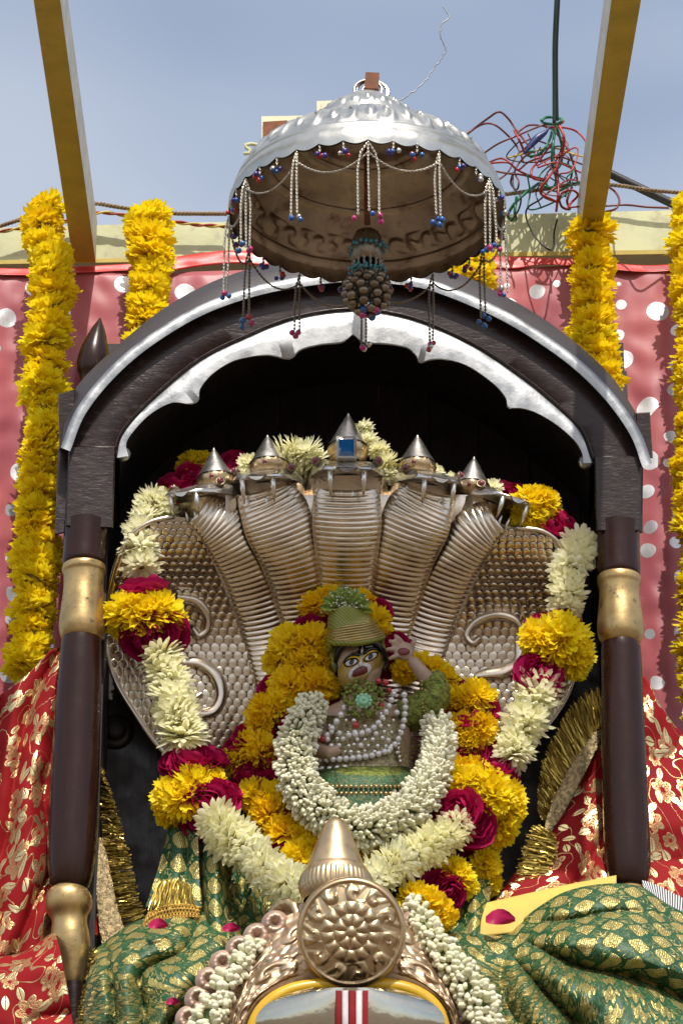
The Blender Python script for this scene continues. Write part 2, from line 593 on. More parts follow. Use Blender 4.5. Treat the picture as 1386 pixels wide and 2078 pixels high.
# green brocade: gold woven squares on a diagonal checker, small gold scrolls in the green squares
b = NB('green_brocade')
u = b.uv()
wob = b.n('TexNoise', Vector=u, Scale=14, Detail=2)
u2 = b.n('VectorMath', p_operation='ADD', i0=u, i1=b.n('VectorMath', p_operation='SCALE', i0=wob.outputs['Color'], Scale=0.006).outputs[0]).outputs[0]
ur = b.n('Mapping', Vector=u2, Rotation=(0, 0, rad(45)), Scale=(35, 35, 1)).outputs[0]
xy = b.n('SeparateXYZ', Vector=ur)
fx = b.math('FRACT', xy.outputs[0]); fy = b.math('FRACT', xy.outputs[1])
cx = b.math('FLOOR', xy.outputs[0]); cy = b.math('FLOOR', xy.outputs[1])
par = b.math('ABSOLUTE', b.math('MODULO', b.math('ADD', cx, cy), 2.0))
ax_ = b.math('ABSOLUTE', b.math('SUBTRACT', fx, 0.5)); ay_ = b.math('ABSOLUTE', b.math('SUBTRACT', fy, 0.5))
rr = b.math('POWER', b.math('ADD', b.math('POWER', ax_, 4.0), b.math('POWER', ay_, 4.0)), 0.25)
sq = b.math('MULTIPLY', b.ramp(rr, 0.50, 0.46), par)
sc1 = b.n('TexVoronoi', Vector=u2, Scale=130, p_feature='SMOOTH_F1')
scr = b.ramp(b.math('ABSOLUTE', b.math('SUBTRACT', sc1.outputs['Distance'], 0.42)), 0.10, 0.04)
scr = b.math('MULTIPLY', b.math('MULTIPLY', scr, b.ramp(rr, 0.46, 0.38)), b.math('SUBTRACT', 1.0, par))
wl_ = b.n('TexWave', Vector=b.n('Mapping', Vector=u, Rotation=(0, 0, rad(12))).outputs[0], Scale=95, Distortion=0.6)
wline = b.ramp(wl_.outputs['Fac'], 0.10, 0.35, 0.45, 1.0)
mask = b.math('MAXIMUM', b.math('MULTIPLY', sq, wline), b.math('MULTIPLY', scr, b.ramp(b.noise(u, 45, 2), 0.42, 0.62, 0.1, 0.95)))
gv = b.noise(u, 60, 3)
b.set(Base_Color=b.mix(mask, b.mix(gv, (0.0015, 0.036, 0.010), (0.003, 0.088, 0.026)), b.mix(gv, (0.48, 0.39, 0.12), (0.68, 0.57, 0.22))),
      Metallic=b.math('MULTIPLY', mask, 0.75), Roughness=b.ramp(mask, 0, 1, 0.55, 0.32))
b.bump(b.math('ADD', b.math('MULTIPLY', mask, 0.5), b.math('MULTIPLY', b.noise(u, 300, 2), b.math('MULTIPLY', mask, 1.6))), 0.9, 0.0016)
M['greenbrocade'] = b.m
b = NB('gold_fringe')
u = b.obj()
n = b.noise(u, 130, 3)
rnd = b.n('NewGeometry').outputs['Random Per Island']
b.set(Base_Color=b.mix(rnd, (0.26, 0.17, 0.025), (0.48, 0.35, 0.08)), Metallic=0.75, Roughness=0.34)
M['fringe'] = b.m
M['gold_tape'] = paint('gold_sequin_tape', (0.40, 0.31, 0.17), 0.34, 0.85, 0.5, 160, 420, 1.0, 0.003)
M['gold_lace'] = paint('gold_lace', (0.46, 0.27, 0.05), 0.42, 0.6, 0.3, 120, 300, 0.5, 0.001)
M['yellow_cloth'] = paint('yellow_cotton', (0.56, 0.43, 0.09), 0.8, 0, 0.08, 10, 300, 0.2, 0.0006)
M['yellow_enamel'] = paint('yellow_enamel', (0.62, 0.36, 0.012), 0.3, 0, 0.12, 20, 100, 0.2, 0.001)
M['stripe_red'] = paint('crimson_enamel', (0.30, 0.012, 0.016), 0.3)
M['stripe_white'] = paint('white_enamel', (0.80, 0.80, 0.80), 0.35)
M['mirror'] = paint('polished_silver', (0.60, 0.57, 0.46), 0.10, 1.0, 0.06, 8, 14, 0.2, 0.01)
b = NB('striped_cotton')
w = b.n('TexWave', Vector=b.uv(), Scale=70)
b.set(Base_Color=b.mix(b.ramp(w.outputs['Fac'], 0.45, 0.55), (0.02, 0.02, 0.02), (0.6, 0.6, 0.6)), Roughness=0.8)
M['striped'] = b.m

# ------------------------------------------------------------------ ground and the float that carries the shrine
def PZ(px, py, z):
    v = FWD * FPX + RT * (px - 693.0) + UP * (1039.0 - py)
    return CAM + v * ((z - CAM.z) / v.z)


b = NB('dusty_street')
o = b.obj()
n1 = b.noise(o, 0.8, 6, 0.6); n2 = b.noise(o, 40, 4)
b.set(Base_Color=b.mix(b.ramp(n1, 0.3, 0.7), (0.10, 0.073, 0.05), (0.17, 0.13, 0.09)), Roughness=0.9)
b.bump(n2, 0.4, 0.01)
mb = MB()
mb.add([(-1500, -1500, 0), (1500, -1500, 0), (1500, 1500, 0), (-1500, 1500, 0)], [(0, 1, 2, 3)])
g = mb.build('ground', b.m, smooth=False)
g['kind'] = 'structure'

ZP = P(700, 2275, 0).z
fl = thing('float_platform', 'wooden processional float platform under the shrine', 'platform', (0, 0.6, 0))
mb = MB(); mb.box((0, 0.47, ZP - 0.03), 2.6, 1.6, 0.06); mb.build('deck', M['wood'], fl, False)
for i in range(13):
    mb = MB(); mb.box((-1.2 + 0.2 * i, -0.30, ZP / 2 + 0.14), 0.194, 0.03, ZP - 0.42); mb.build('side_board', M['redband'], fl, False)
for x in (-1.0, 1.0):
    for y in (0.0, 1.0):
        mb = MB(); mb.lathe((x, y, 0.0), [(0.05, 0), (0.05, ZP - 0.065)], 16); mb.build('support_post', M['rust'], fl)

# ------------------------------------------------------------------ painted metal frame above and behind
fr = thing('canopy_frame', 'cream and ochre painted beams framing the shrine from above', 'frame', (0, 0.45, ZP))


def prism(quad, vec, mats=None):
    """solid: quad swept along vec"""
    m_ = MB()
    q = [Vector(k) for k in quad]
    m_.add(q + [k + vec for k in q], [(0, 1, 2, 3)[::-1], (4, 5, 6, 7), (0, 1, 5, 4), (1, 2, 6, 5), (2, 3, 7, 6), (3, 0, 4, 7)])
    return m_


D_BEAM = 0.40
mb = prism([P(-80, 536, D_BEAM), P(1460, 512, D_BEAM), P(1460, 424, D_BEAM), P(-80, 464, D_BEAM)], Vector((0, 0.06, 0)))
mb.build('cross_beam', M['cream_paint'], fr, False)
mb = prism([P(-80, 537, D_BEAM - .004), P(1460, 513.5, D_BEAM - .004), P(1460, 505, D_BEAM - .004), P(-80, 529, D_BEAM - .004)], Vector((0, 0.003, 0)))
mb.build('beam_edge', M['yellow_beam'], fr, False)
for (xa, xb, yf, xa2, xb2) in ((149, 195, 532, 69, 123), (1173, 1214, 500, 1240, 1300)):
    A, B = P(xa, yf, 0.375), P(xb, yf, 0.375)
    z = (A.z + B.z) / 2; A.z = B.z = z
    A2, B2 = PZ(xa2, 0, z), PZ(xb2, 0, z)
    A3, B3 = A2 + (A2 - A) * 0.55, B2 + (B2 - B) * 0.55
    mb = MB()
    mb.add([A, B, B3, A3], [(0, 1, 2, 3)], 0)
    h = Vector((0, 0, 0.085))
    mb.add([A, B, B3, A3, A + h, B + h, B3 + h, A3 + h], [(4, 7, 6, 5), (0, 4, 5, 1), (1, 5, 6, 2), (2, 6, 7, 3), (3, 7, 4, 0)], 1)
    mb.build('overhead_bar', [M['yellow_beam'], M['beam_side']], fr, False)
# legs that carry the cross beam (behind the cloth)
for px in (-70, 1455):
    q = P(px, 500, D_BEAM + .03)
    mb = MB(); mb.box((q.x, q.y, (ZP + q.z) / 2 - 0.03), 0.06, 0.05, q.z - ZP - .03); mb.build('upright', M['cream_paint'], fr, False)
# rusted bracket that carries the umbrella
br = prism([P(531, 446, 0.41), P(856, 446, 0.41), P(856, 230, 0.41), P(531, 236, 0.41)], Vector((0, 0.05, 0))).build('bracket', M['rust_cream'], fr, False)
prism([P(643, 250, 0.385), P(702, 250, 0.385), P(702, 203, 0.385), P(643, 205, 0.385)], Vector((0, 0.02, 0))).build('bracket_plate', M['rust_cream'], br, False)
prism([P(534, 290, 0.405), P(583, 290, 0.405), P(583, 244, 0.405), P(534, 247, 0.405)], Vector((0, 0.0045, 0))).build('rust_patch', M['rust'], br, False)
mb = MB(); mb.ball(P(652, 226, 0.383), 0.005, 10, 6); mb.build('bolt', M['rust'], br)
mb = MB(); mb.tube([P(495, 312, 0.40), P(506, 311, .40), P(508, 304, .40), P(500, 300, .40), P(498, 294, .40), P(509, 292, .40), P(560, 300, .43)], 0.0035, 8); mb.build('hook', M['cream_paint'], br)
UD = -0.37
UC = P(745, 432, UD)            # centre of the umbrella's rim
UR = 281 * S(745, 432, UD)
armz = P(755, 172, UD - .01).z
mb = MB()
mb.box((UC.x + 0.008, (UD - .02 + 0.43) / 2, armz), 0.022, 0.45 - UD, 0.030, Matrix.Rotation(0.06, 3, 'Y'))
arm = mb.build('arm', M['rust'], br, False)

# ------------------------------------------------------------------ cloth sheets
def sheet(name, rows, mat, parent, nu=60, nv=60, disp=None, kind=None, uvs=1.0, thick=0.0012):
    """rows of (px, py, d) control points, left to right; Catmull-Rom both ways; disp(px, py, u, v) adds to d"""
    rr = [crs(r, nu) for r in rows]
    cols = [crs([r[j] for r in rr], nv) for j in range(nu)]
    pts, uv = [], []
    for i in range(nv):
        row = []
        for j in range(nu):
            px, py, d = cols[j][i]
            if disp:
                d += disp(px, py, j / (nu - 1), i / (nv - 1))
            row.append(P(px, py, d))
        pts.append(row)
    # arc-length uv in metres
    U = [[0.0] * nu for _ in range(nv)]
    V = [[0.0] * nu for _ in range(nv)]
    for i in range(nv):
        for j in range(1, nu):
            U[i][j] = U[i][j - 1] + (pts[i][j] - pts[i][j - 1]).length
        mid = U[i][nu // 2]
        for j in range(nu):
            U[i][j] -= mid
    for j in range(nu):
        for i in range(1, nv):
            V[i][j] = V[i - 1][j] + (pts[i][j] - pts[i - 1][j]).length
    uv = [[(U[i][j] * uvs, -V[i][j] * uvs) for j in range(nu)] for i in range(nv)]
    mb = MB()
    mb.grid(pts, uvs=uv)
    o = mb.build(name, mat, parent, kind=kind)
    if thick:
        sm = o.modifiers.new('thickness', 'SOLIDIFY'); sm.thickness = thick; sm.offset = 1
    return o


dc = thing('dotted_curtain', 'pink satin curtain with silver dots hanging behind the shrine', 'curtain', P(700, 1560, 0.37))


def fold_curtain(px, py, u, v):
    a = min(1.0, v * 3 + 0.15)
    return 0.010 * a * math.sin(px * 0.041 + 0.6 * math.sin(py * 0.004)) + 0.012 * nz3(px * 0.008, py * 0.0025, 3) + 0.004 * nz3(px * 0.03, py * 0.03, 9)


rows = [[(x, 546 - 0.012 * (x - 700) + 2 * math.sin(x * 0.02), 0.39) for x in range(-120, 1541, 118)]]
for y, d in ((600, 0.385), (900, 0.375), (1250, 0.37), (1600, 0.37)):
    rows.append([(x, y, d) for x in range(-120, 1541, 118)])
sheet('cloth', rows, M['dotcloth'], dc, 170, 90, fold_curtain)
top = [(-120, 540), (60, 545), (150, 541), (260, 535), (330, 525), (420, 512), (480, 508), (560, 512), (900, 515), (1030, 520), (1100, 523), (1180, 527), (1300, 538), (1386, 535), (1540, 533)]
rows = [[(x, y, 0.392) for x, y in top], [(x, y + 12, 0.386) for x, y in top], [(x, y + (26 if 300 < x < 1100 else 13), 0.383) for x, y in top]]
sheet('hem_band', rows, M['redband'], dc, 120, 8, lambda px, py, u, v: 0.004 * nz3(px * 0.02, py * 0.05, 1))

# red brocade, left (two pieces) and right
def folds(nx, ny, wl, amp, seed=0.0, warp=0.8, sharp=0.7):
    def f(px, py, u, v):
        ph = (px * nx + py * ny) / wl + warp * nz3(px * 0.006 + seed, py * 0.006, seed)
        return -amp * (abs(math.sin(ph * PI)) ** sharp) + 0.006 * nz3(px * 0.02, py * 0.02, seed + 5)
    return f


rl = thing('red_brocade_drape', 'red brocade drape with gold flowers hanging beside the left post', 'cloth', P(60, 2000, 0.08))
sheet('cloth', [
    [(-90, 1490, 0.13), (0, 1412, 0.12), (60, 1365, 0.12), (108, 1318, 0.11), (150, 1330, 0.13), (190, 1420, 0.15)],
    [(-90, 1600, 0.11), (0, 1560, 0.10), (60, 1540, 0.09), (110, 1520, 0.10), (160, 1530, 0.12), (196, 1570, 0.13)],
    [(-90, 1780, 0.09), (0, 1770, 0.08), (60, 1760, 0.07), (110, 1750, 0.09), (170, 1750, 0.10), (205, 1770, 0.11)],
    [(-90, 1960, 0.08), (0, 1945, 0.07), (60, 1930, 0.07), (120, 1910, 0.08), (180, 1900, 0.09), (245, 1905, 0.09)],
], M['redbrocade'], rl, 80, 90, folds(1.0, 0.22, 78, 0.024, 1.3))
rl2 = thing('red_brocade_cover', 'red brocade cloth lying in front of the left post foot', 'cloth', P(60, 2130, -0.06))
sheet('cloth', [
    [(-90, 1960, 0.04), (0, 1942, 0.03), (50, 1930, 0.02), (112, 1888, 0.02)],
    [(-90, 1990, -0.01), (0, 1980, -0.02), (60, 1970, -0.035), (126, 1945, -0.04)],
    [(-90, 2040, -0.02), (0, 2040, -0.04), (60, 2040, -0.05), (142, 2030, -0.05)],
    [(-90, 2150, -0.03), (0, 2150, -0.05), (60, 2150, -0.06), (158, 2150, -0.06)],
], M['redbrocade'], rl2, 60, 60, folds(0.4, 1.0, 150, 0.02, 2.2))
rr_ = thing('red_brocade_hanging', 'red brocade with gold leaves spread behind the right post', 'cloth', P(1250, 1850, 0.09))
sheet('cloth', [
    [(1222, 1410, 0.13), (1265, 1390, 0.13), (1306, 1372, 0.12), (1345, 1440, 0.12), (1400, 1505, 0.12), (1480, 1560, 0.12)],
    [(1168, 1530, 0.11), (1220, 1510, 0.11), (1300, 1500, 0.10), (1350, 1540, 0.10), (1420, 1570, 0.10), (1490, 1600, 0.10)],
    [(1112, 1668, 0.09), (1200, 1650, 0.10), (1290, 1640, 0.08), (1350, 1650, 0.08), (1430, 1660, 0.08), (1500, 1680, 0.08)],
    [(1060, 1750, 0.07), (1180, 1740, 0.07), (1290, 1740, 0.06), (1350, 1750, 0.06), (1440, 1760, 0.06), (1510, 1770, 0.06)],
    [(985, 1850, 0.04), (1150, 1845, 0.03), (1290, 1840, 0.02), (1360, 1850, 0.02), (1440, 1870, 0.02), (1520, 1880, 0.02)],
], M['redbrocade'], rr_, 90, 80, folds(0.8, 0.5, 130, 0.022, 4.1))


def fringe(name, parent, A, B, dA, dB, n, wd=2.4, wob=6, seed=1, mat='fringe'):
    """thin tinsel strands from curve A to curve B (photo pixels)"""
    rnd = random.Random(seed)
    a = crs([(x, y) for x, y in A], n); c = crs([(x, y) for x, y in B], n)
    mb = MB()
    for i in range(n):
        x0, y0 = a[i]; x1, y1 = c[i]
        e = rnd.uniform(0.85, 1.08)
        x1, y1 = x0 + (x1 - x0) * e + rnd.uniform(-wob, wob) * .5, y0 + (y1 - y0) * e + rnd.uniform(-wob, wob)
        x0 += rnd.uniform(-wob, wob) * .4; y0 += rnd.uniform(-wob, wob) * .6
        dx, dy = x1 - x0, y1 - y0
        L = math.hypot(dx, dy) + 1e-6
        nx, ny = -dy / L * wd / 2, dx / L * wd / 2
        off = rnd.uniform(-0.012, 0.0)
        row = []
        for k in range(4):
            t = k / 3
            bow = rnd.uniform(-3, 3) * math.sin(t * PI)
            cx_, cy_ = x0 + dx * t + nx * bow, y0 + dy * t + ny * bow
            d = dA + (dB - dA) * t + off + 0.004 * rnd.uniform(-1, 1)
            row.append([P(cx_ - nx, cy_ - ny, d), P(cx_ + nx, cy_ + ny, d + 0.0015 * rnd.uniform(-1, 1))])
        mb.grid(row)
    return mb.build(name, M[mat], parent, smooth=False, kind='stuff')


fringe('fringe', rl, [(196, 1545), (205, 1640), (215, 1740), (228, 1830), (250, 1905)], [(207, 1560), (236, 1640), (262, 1740), (284, 1830), (306, 1885)], 0.10, 0.08, 420, seed=3)
sheet('trim_tape', [
    [(186, 1700, 0.095), (203, 1700, 0.09), (212, 1700, 0.095)],
    [(192, 1780, 0.075), (210, 1785, 0.07), (228, 1785, 0.075)],
    [(198, 1850, 0.065), (218, 1855, 0.06), (242, 1850, 0.065)],
    [(208, 1925, 0.055), (232, 1922, 0.05), (262, 1905, 0.055)]], M['gold_tape'], rl, 14, 60, lambda px, py, u, v: 0.003 * nz3(px * .12, py * .12, 2))
fringe('fringe', rr_, [(1226, 1462), (1200, 1492), (1166, 1545), (1130, 1610), (1106, 1672)], [(1216, 1400), (1172, 1424), (1128, 1492), (1098, 1570), (1092, 1650)], 0.09, 0.085, 420, seed=4)
fringe('fringe', rr_, [(1122, 1690), (1128, 1720), (1118, 1762), (1090, 1790)], [(1086, 1678), (1070, 1710), (1054, 1760), (1046, 1800)], 0.055, 0.05, 260, seed=5, wob=10)
sheet('trim_tape', [
    [(1190, 1490, 0.085), (1210, 1484, 0.08), (1232, 1474, 0.085)],
    [(1148, 1568, 0.075), (1168, 1566, 0.07), (1190, 1562, 0.075)],
    [(1118, 1630, 0.068), (1136, 1632, 0.062), (1158, 1625, 0.066)],
    [(1102, 1686, 0.062), (1118, 1682, 0.058), (1130, 1672, 0.062)]], M['gold_tape'], rr_, 14, 60, lambda px, py, u, v: 0.003 * nz3(px * .12, py * .12, 2))
yc = sheet('yellow_cloth', [
    [(985, 1832, 0.00), (1060, 1815, 0.0), (1150, 1795, 0.0), (1250, 1776, 0.0)],
    [(975, 1858, -0.03), (1060, 1845, -0.03), (1150, 1830, -0.03), (1250, 1810, -0.03)],
    [(970, 1900, -0.05), (1060, 1890, -0.05), (1150, 1880, -0.05), (1250, 1850, -0.05)]], M['yellow_cloth'], None, 40, 20, lambda px, py, u, v: .004 * nz3(px * .02, py * .02, 7))
tag(yc, 'plain yellow cloth between green shawl and red brocade', 'cloth')
stc = sheet('striped_cloth', [
    [(1300, 1785, 0.01), (1330, 1795, 0.0), (1400, 1830, 0.0)],
    [(1306, 1800, -0.03), (1340, 1830, -0.03), (1400, 1880, -0.04)]], M['striped'], None, 24, 12)
tag(stc, 'black and white striped cloth edge by the right post foot', 'cloth')

# green brocade shawls
gr = thing('green_brocade_shawl', 'green and gold checked brocade shawl heaped right of the gold crown', 'cloth', P(1150, 2150, -0.1))
f1, f2 = folds(-0.42, 0.9, 74, 0.050, 6.2, 1.5, 0.8), folds(0.8, 0.35, 95, 0.030, 8.0, 1.0, 0.8)


def green_fold(px, py, u, v):
    k = min(1, max(0, (px - 1000) / 120))
    th = math.atan2(py - 1868, px - 985)
    R_ = math.hypot(py - 1868, px - 985)
    ph = th * 6.8 + 0.9 * nz3(px * .005, py * .005, 2) + R_ * .0012
    rf = -(abs(math.sin(ph)) ** .62) * min(.075, R_ * .00042) + .014 * nz3(px * .012, py * .012, 8)
    return (rf * k + f2(px, py, u, v) * (1 - k)) * min(1, 0.15 + v * 2.0) + 0.004 * nz3(px * .05, py * .05, 3)


sheet('cloth', [
    [(905, 1850, 0.0), (945, 1862, -0.01), (985, 1880, -0.02), (1030, 1886, -0.03), (1090, 1842, -0.04), (1150, 1808, -0.045), (1230, 1793, -0.045), (1300, 1800, -0.045), (1360, 1838, -0.04), (1470, 1890, -0.04)],
    [(900, 1920, -0.05), (945, 1915, -0.06), (985, 1915, -0.06), (1030, 1915, -0.07), (1090, 1890, -0.08), (1150, 1870, -0.09), (1230, 1855, -0.10), (1300, 1865, -0.10), (1370, 1900, -0.09), (1470, 1940, -0.08)],
    [(900, 1990, -0.08), (950, 1985, -0.10), (1000, 1980, -0.10), (1050, 1975, -0.10), (1100, 1965, -0.11), (1170, 1955, -0.12), (1240, 1950, -0.12), (1310, 1960, -0.12), (1380, 1980, -0.11), (1480, 2000, -0.10)],
    [(900, 2150, -0.14), (950, 2150, -0.15), (1000, 2150, -0.15), (1050, 2150, -0.16), (1110, 2150, -0.17), (1180, 2150, -0.17), (1250, 2150, -0.17), (1320, 2150, -0.17), (1390, 2150, -0.16), (1490, 2150, -0.15)],
], M['greenbrocade'], gr, 190, 120, green_fold)
sheet('upper_fold', [
    [(930, 1790, 0.02), (965, 1782, 0.0), (998, 1788, 0.02)],
    [(932, 1840, 0.0), (965, 1835, -0.03), (992, 1842, 0.0)],
    [(925, 1905, -0.03), (962, 1900, -0.06), (985, 1905, -0.03)]], M['greenbrocade'], gr, 24, 40, lambda px, py, u, v: .01 * nz3(px * .03, py * .03, 2))
gl = thing('green_brocade_wrap', 'green and gold brocade wrap with lace edge left of the gold crown', 'cloth', P(350, 2150, -0.1))
g1, g2 = folds(0.85, 0.40, 76, 0.060, 3.2, 1.8, 0.6), folds(1.0, 0.1, 60, 0.03, 5.0, 0.8, 0.8)
sheet('heap', [
    [(196, 1925, 0.03), (235, 1895, 0.01), (280, 1868, -0.01), (330, 1858, -0.02), (385, 1850, -0.02), (440, 1852, 0.0), (520, 1850, 0.02), (640, 1860, 0.04)],
    [(182, 1970, -0.02), (230, 1940, -0.06), (280, 1920, -0.07), (330, 1910, -0.08), (385, 1905, -0.07), (440, 1900, -0.05), (520, 1905, -0.02), (640, 1910, 0.0)],
    [(172, 2030, -0.04), (230, 2000, -0.09), (285, 1990, -0.10), (340, 1985, -0.11), (395, 1980, -0.10), (450, 1975, -0.07), (530, 1970, -0.04), (640, 1970, -0.02)],
    [(168, 2150, -0.06), (230, 2150, -0.12), (290, 2150, -0.13), (350, 2150, -0.14), (410, 2150, -0.13), (460, 2150, -0.10), (540, 2150, -0.06), (640, 2150, -0.04)],
], M['greenbrocade'], gl, 150, 110, lambda px, py, u, v: g1(px, py, u, v) * min(1, .25 + 1.8 * v) + 0.004 * nz3(px * .05, py * .05, 3))
sheet('drape', [
    [(345, 1672, 0.03), (375, 1680, 0.01), (402, 1690, 0.0)],
    [(322, 1760, 0.03), (362, 1765, 0.01), (405, 1770, 0.0)],
    [(296, 1842, 0.02), (350, 1838, -0.01), (412, 1845, -0.02)]], M['greenbrocade'], gl, 30, 50, lambda px, py, u, v: g2(px, py, u, v) * .5)
sheet('hanging_roll', [
    [(398, 1690, 0.04), (415, 1690, -0.01), (436, 1692, -0.02), (452, 1695, 0.02)],
    [(404, 1780, 0.03), (422, 1780, -0.03), (445, 1780, -0.04), (462, 1780, 0.02)],
    [(406, 1870, 0.02), (425, 1870, -0.05), (452, 1870, -0.06), (478, 1868, 0.01)],
    [(400, 1975, 0.0), (425, 1975, -0.08), (460, 1970, -0.09), (500, 1960, 0.0)]], M['greenbrocade'], gl, 40, 70, lambda px, py, u, v: .012 * nz3(px * .02, py * .012, 4))
sheet('back_drape', [
    [(440, 1700, 0.06), (520, 1740, 0.05), (600, 1780, 0.05)],
    [(450, 1800, 0.05), (530, 1810, 0.03), (620, 1830, 0.04)],
    [(450, 1900, 0.03), (540, 1900, 0.0), (640, 1900, 0.02)]], M['greenbrocade'], gl, 50, 50, folds(1, .1, 42, .03, 9.0))
# lace: a net of small loops
mb = MB()
lc0 = crs([(293, 1872), (305, 1852), (340, 1838), (380, 1836), (408, 1842)], 40)
lc1 = crs([(284, 1893), (318, 1872), (350, 1862), (380, 1860), (406, 1862)], 40)
for t in (0, .33, .66, 1):
    mb.tube([P(a[0] + (c[0] - a[0]) * t, a[1] + (c[1] - a[1]) * t, -0.035 - .012 * t) for a, c in zip(lc0, lc1)], 0.0016, 5)
for i in range(0, 38, 2):
    for t0_, t1_ in ((0, .5), (.5, 1)):
        for sgn in (0, 1):
            a0, c0 = lc0[i + (2 if sgn else 0)] if i + 2 < 40 else lc0[i], lc1[i + (2 if sgn else 0)] if i + 2 < 40 else lc1[i]
            a1, c1 = lc0[i + (0 if sgn else 2)] if i + 2 < 40 else lc0[i], lc1[i + (0 if sgn else 2)] if i + 2 < 40 else lc1[i]
            mb.tube([P(a0[0] + (c0[0] - a0[0]) * t0_, a0[1] + (c0[1] - a0[1]) * t0_, -0.036 - .012 * t0_), P(a1[0] + (c1[0] - a1[0]) * t1_, a1[1] + (c1[1] - a1[1]) * t1_, -0.036 - .012 * t1_)], 0.0014, 4)
mb.build('lace_edge', M['gold_lace'], gl)
fringe('gold_edge', gl, [(182, 1935), (176, 1980), (160, 2050), (152, 2110)], [(196, 1925), (190, 1985), (180, 2050), (178, 2110)], -0.03, -0.045, 160, seed=9, mat='fringe')
fringe('tassel_fringe', gl, [(322, 1790), (350, 1786), (390, 1796)], [(302, 1850), (345, 1842), (398, 1846)], -0.005, -0.03, 120, seed=10, wd=2.2)

# ------------------------------------------------------------------ the wooden niche
nc = thing('wooden_niche', 'dark wooden arched niche with silver scalloped trim and turned posts', 'shrine niche', P(713, 2185, 0.15))
out_m = [(134, 912), (165, 836), (225, 760), (300, 695), (400, 634), (500, 596), (600, 574), (712, 562), (830, 570), (900, 588), (1000, 630), (1080, 675), (1170, 740), (1238, 808), (1288, 880), (1312, 944)]
inn_t = [(240, 930), (252, 885), (300, 828), (400, 742), (500, 690), (600, 652), (715, 636), (830, 652), (950, 702), (1040, 760), (1110, 815), (1172, 876), (1198, 940)]
scal = [(262, 925), (258, 898), (280, 866), (310, 838), (350, 818), (385, 821), (404, 813), (408, 790), (430, 762), (465, 738), (500, 727), (545, 722), (578, 729), (594, 727), (612, 711), (650, 701), (690, 697), (705, 690), (716, 681),
        (727, 690), (742, 697), (790, 700), (825, 707), (842, 722), (852, 737), (875, 731), (905, 731), (950, 745), (1000, 780), (1024, 808), (1030, 828), (1058, 830), (1090, 840), (1130, 864), (1165, 895), (1180, 920), (1182, 940)]
roof = [(138, 812), (175, 762), (250, 692), (330, 628), (420, 577), (510, 545), (610, 527), (715, 520), (830, 530), (930, 556), (1000, 588), (1100, 645), (1180, 706), (1240, 764), (1282, 825), (1300, 860)]


def ribbon(A, B, d0, d1, n=120, bev=0.0):
    """solid band between two traced curves, front at d0, back at d1; bev rounds the front edges"""
    a, c = crs(A, n), crs(B, n)
    mb = MB()
    rows = []
    for p, q in zip(a, c):
        row = [P(p[0], p[1], d1)]
        for t, dd in ((0, 1.0), (0.05, .25), (0.5, 0), (0.95, .25), (1, 1.0)):
            row.append(P(p[0] + (q[0] - p[0]) * t, p[1] + (q[1] - p[1]) * t, d0 + bev * dd))
        row.append(P(q[0], q[1], d1))
        rows.append(row)
    mb.grid(rows)
    k = len(rows[0])
    for r in (0, n - 1):
        mb.f.append(tuple(r * k + j for j in range(k))); mb.mi.append(0)
    return mb


def off_curve(c, o):
    """offset a pixel curve by o pixels to its left-hand normal"""
    out = []
    n = len(c)
    for i in range(n):
        a, q = c[max(i - 1, 0)], c[min(i + 1, n - 1)]
        dx, dy = q[0] - a[0], q[1] - a[1]
        L = math.hypot(dx, dy)
        out.append((c[i][0] + dy / L * o, c[i][1] - dx / L * o))
    return out


face_in = off_curve(inn_t, 0)
ribbon(off_curve(out_m, -9), face_in, 0.012, 0.05, 140, 0.004).build('arch_face', M['wood'], nc, sharp=50)
ribbon(off_curve(out_m, 11), off_curve(out_m, -11), -0.010, 0.04, 140, 0.006).build('outer_moulding', M['silver_paint'], nc, sharp=60)
ribbon(off_curve(inn_t, 3), scal, -0.002, 0.03, 260, 0.003).build('scalloped_trim', M['silver_paint'], nc, sharp=50)
# groove line between the face and the trim
mb = MB()
mb.tube([P(x, y, 0.012) for x, y in crs(off_curve(inn_t, 9), 120)], 0.003, 6); mb.build('bead_moulding', M['wood'], nc)
# roof: sloping band from the moulding back to the wide rear rim, then a barrel to the back
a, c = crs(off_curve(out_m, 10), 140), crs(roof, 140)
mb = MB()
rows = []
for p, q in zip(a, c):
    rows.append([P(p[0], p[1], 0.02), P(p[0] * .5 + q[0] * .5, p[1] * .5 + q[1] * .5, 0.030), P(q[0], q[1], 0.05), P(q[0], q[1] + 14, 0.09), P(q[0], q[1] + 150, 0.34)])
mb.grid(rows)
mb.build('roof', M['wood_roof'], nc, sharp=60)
# dark soffit under the arch and back wall
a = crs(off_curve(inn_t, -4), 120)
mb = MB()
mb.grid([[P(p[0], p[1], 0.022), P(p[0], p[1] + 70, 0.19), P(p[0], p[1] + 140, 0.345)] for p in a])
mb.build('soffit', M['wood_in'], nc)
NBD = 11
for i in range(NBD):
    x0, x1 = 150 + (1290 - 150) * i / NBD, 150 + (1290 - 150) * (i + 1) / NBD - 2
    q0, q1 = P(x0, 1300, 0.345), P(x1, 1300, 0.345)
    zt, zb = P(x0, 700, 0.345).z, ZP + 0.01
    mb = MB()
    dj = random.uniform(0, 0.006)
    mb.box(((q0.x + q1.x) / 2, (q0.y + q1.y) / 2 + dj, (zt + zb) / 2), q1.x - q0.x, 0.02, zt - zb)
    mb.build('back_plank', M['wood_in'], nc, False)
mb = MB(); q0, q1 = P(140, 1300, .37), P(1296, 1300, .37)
mb.box(((q0.x + q1.x) / 2, .37 + .03 * .5 + .005, (P(700, 720, .37).z + ZP) / 2), q1.x - q0.x, .012, P(700, 720, .37).z - ZP - .02, Matrix.Rotation(math.atan(YAW), 3, 'Z')); mb.build('back_board', M['wood_in'], nc, False)
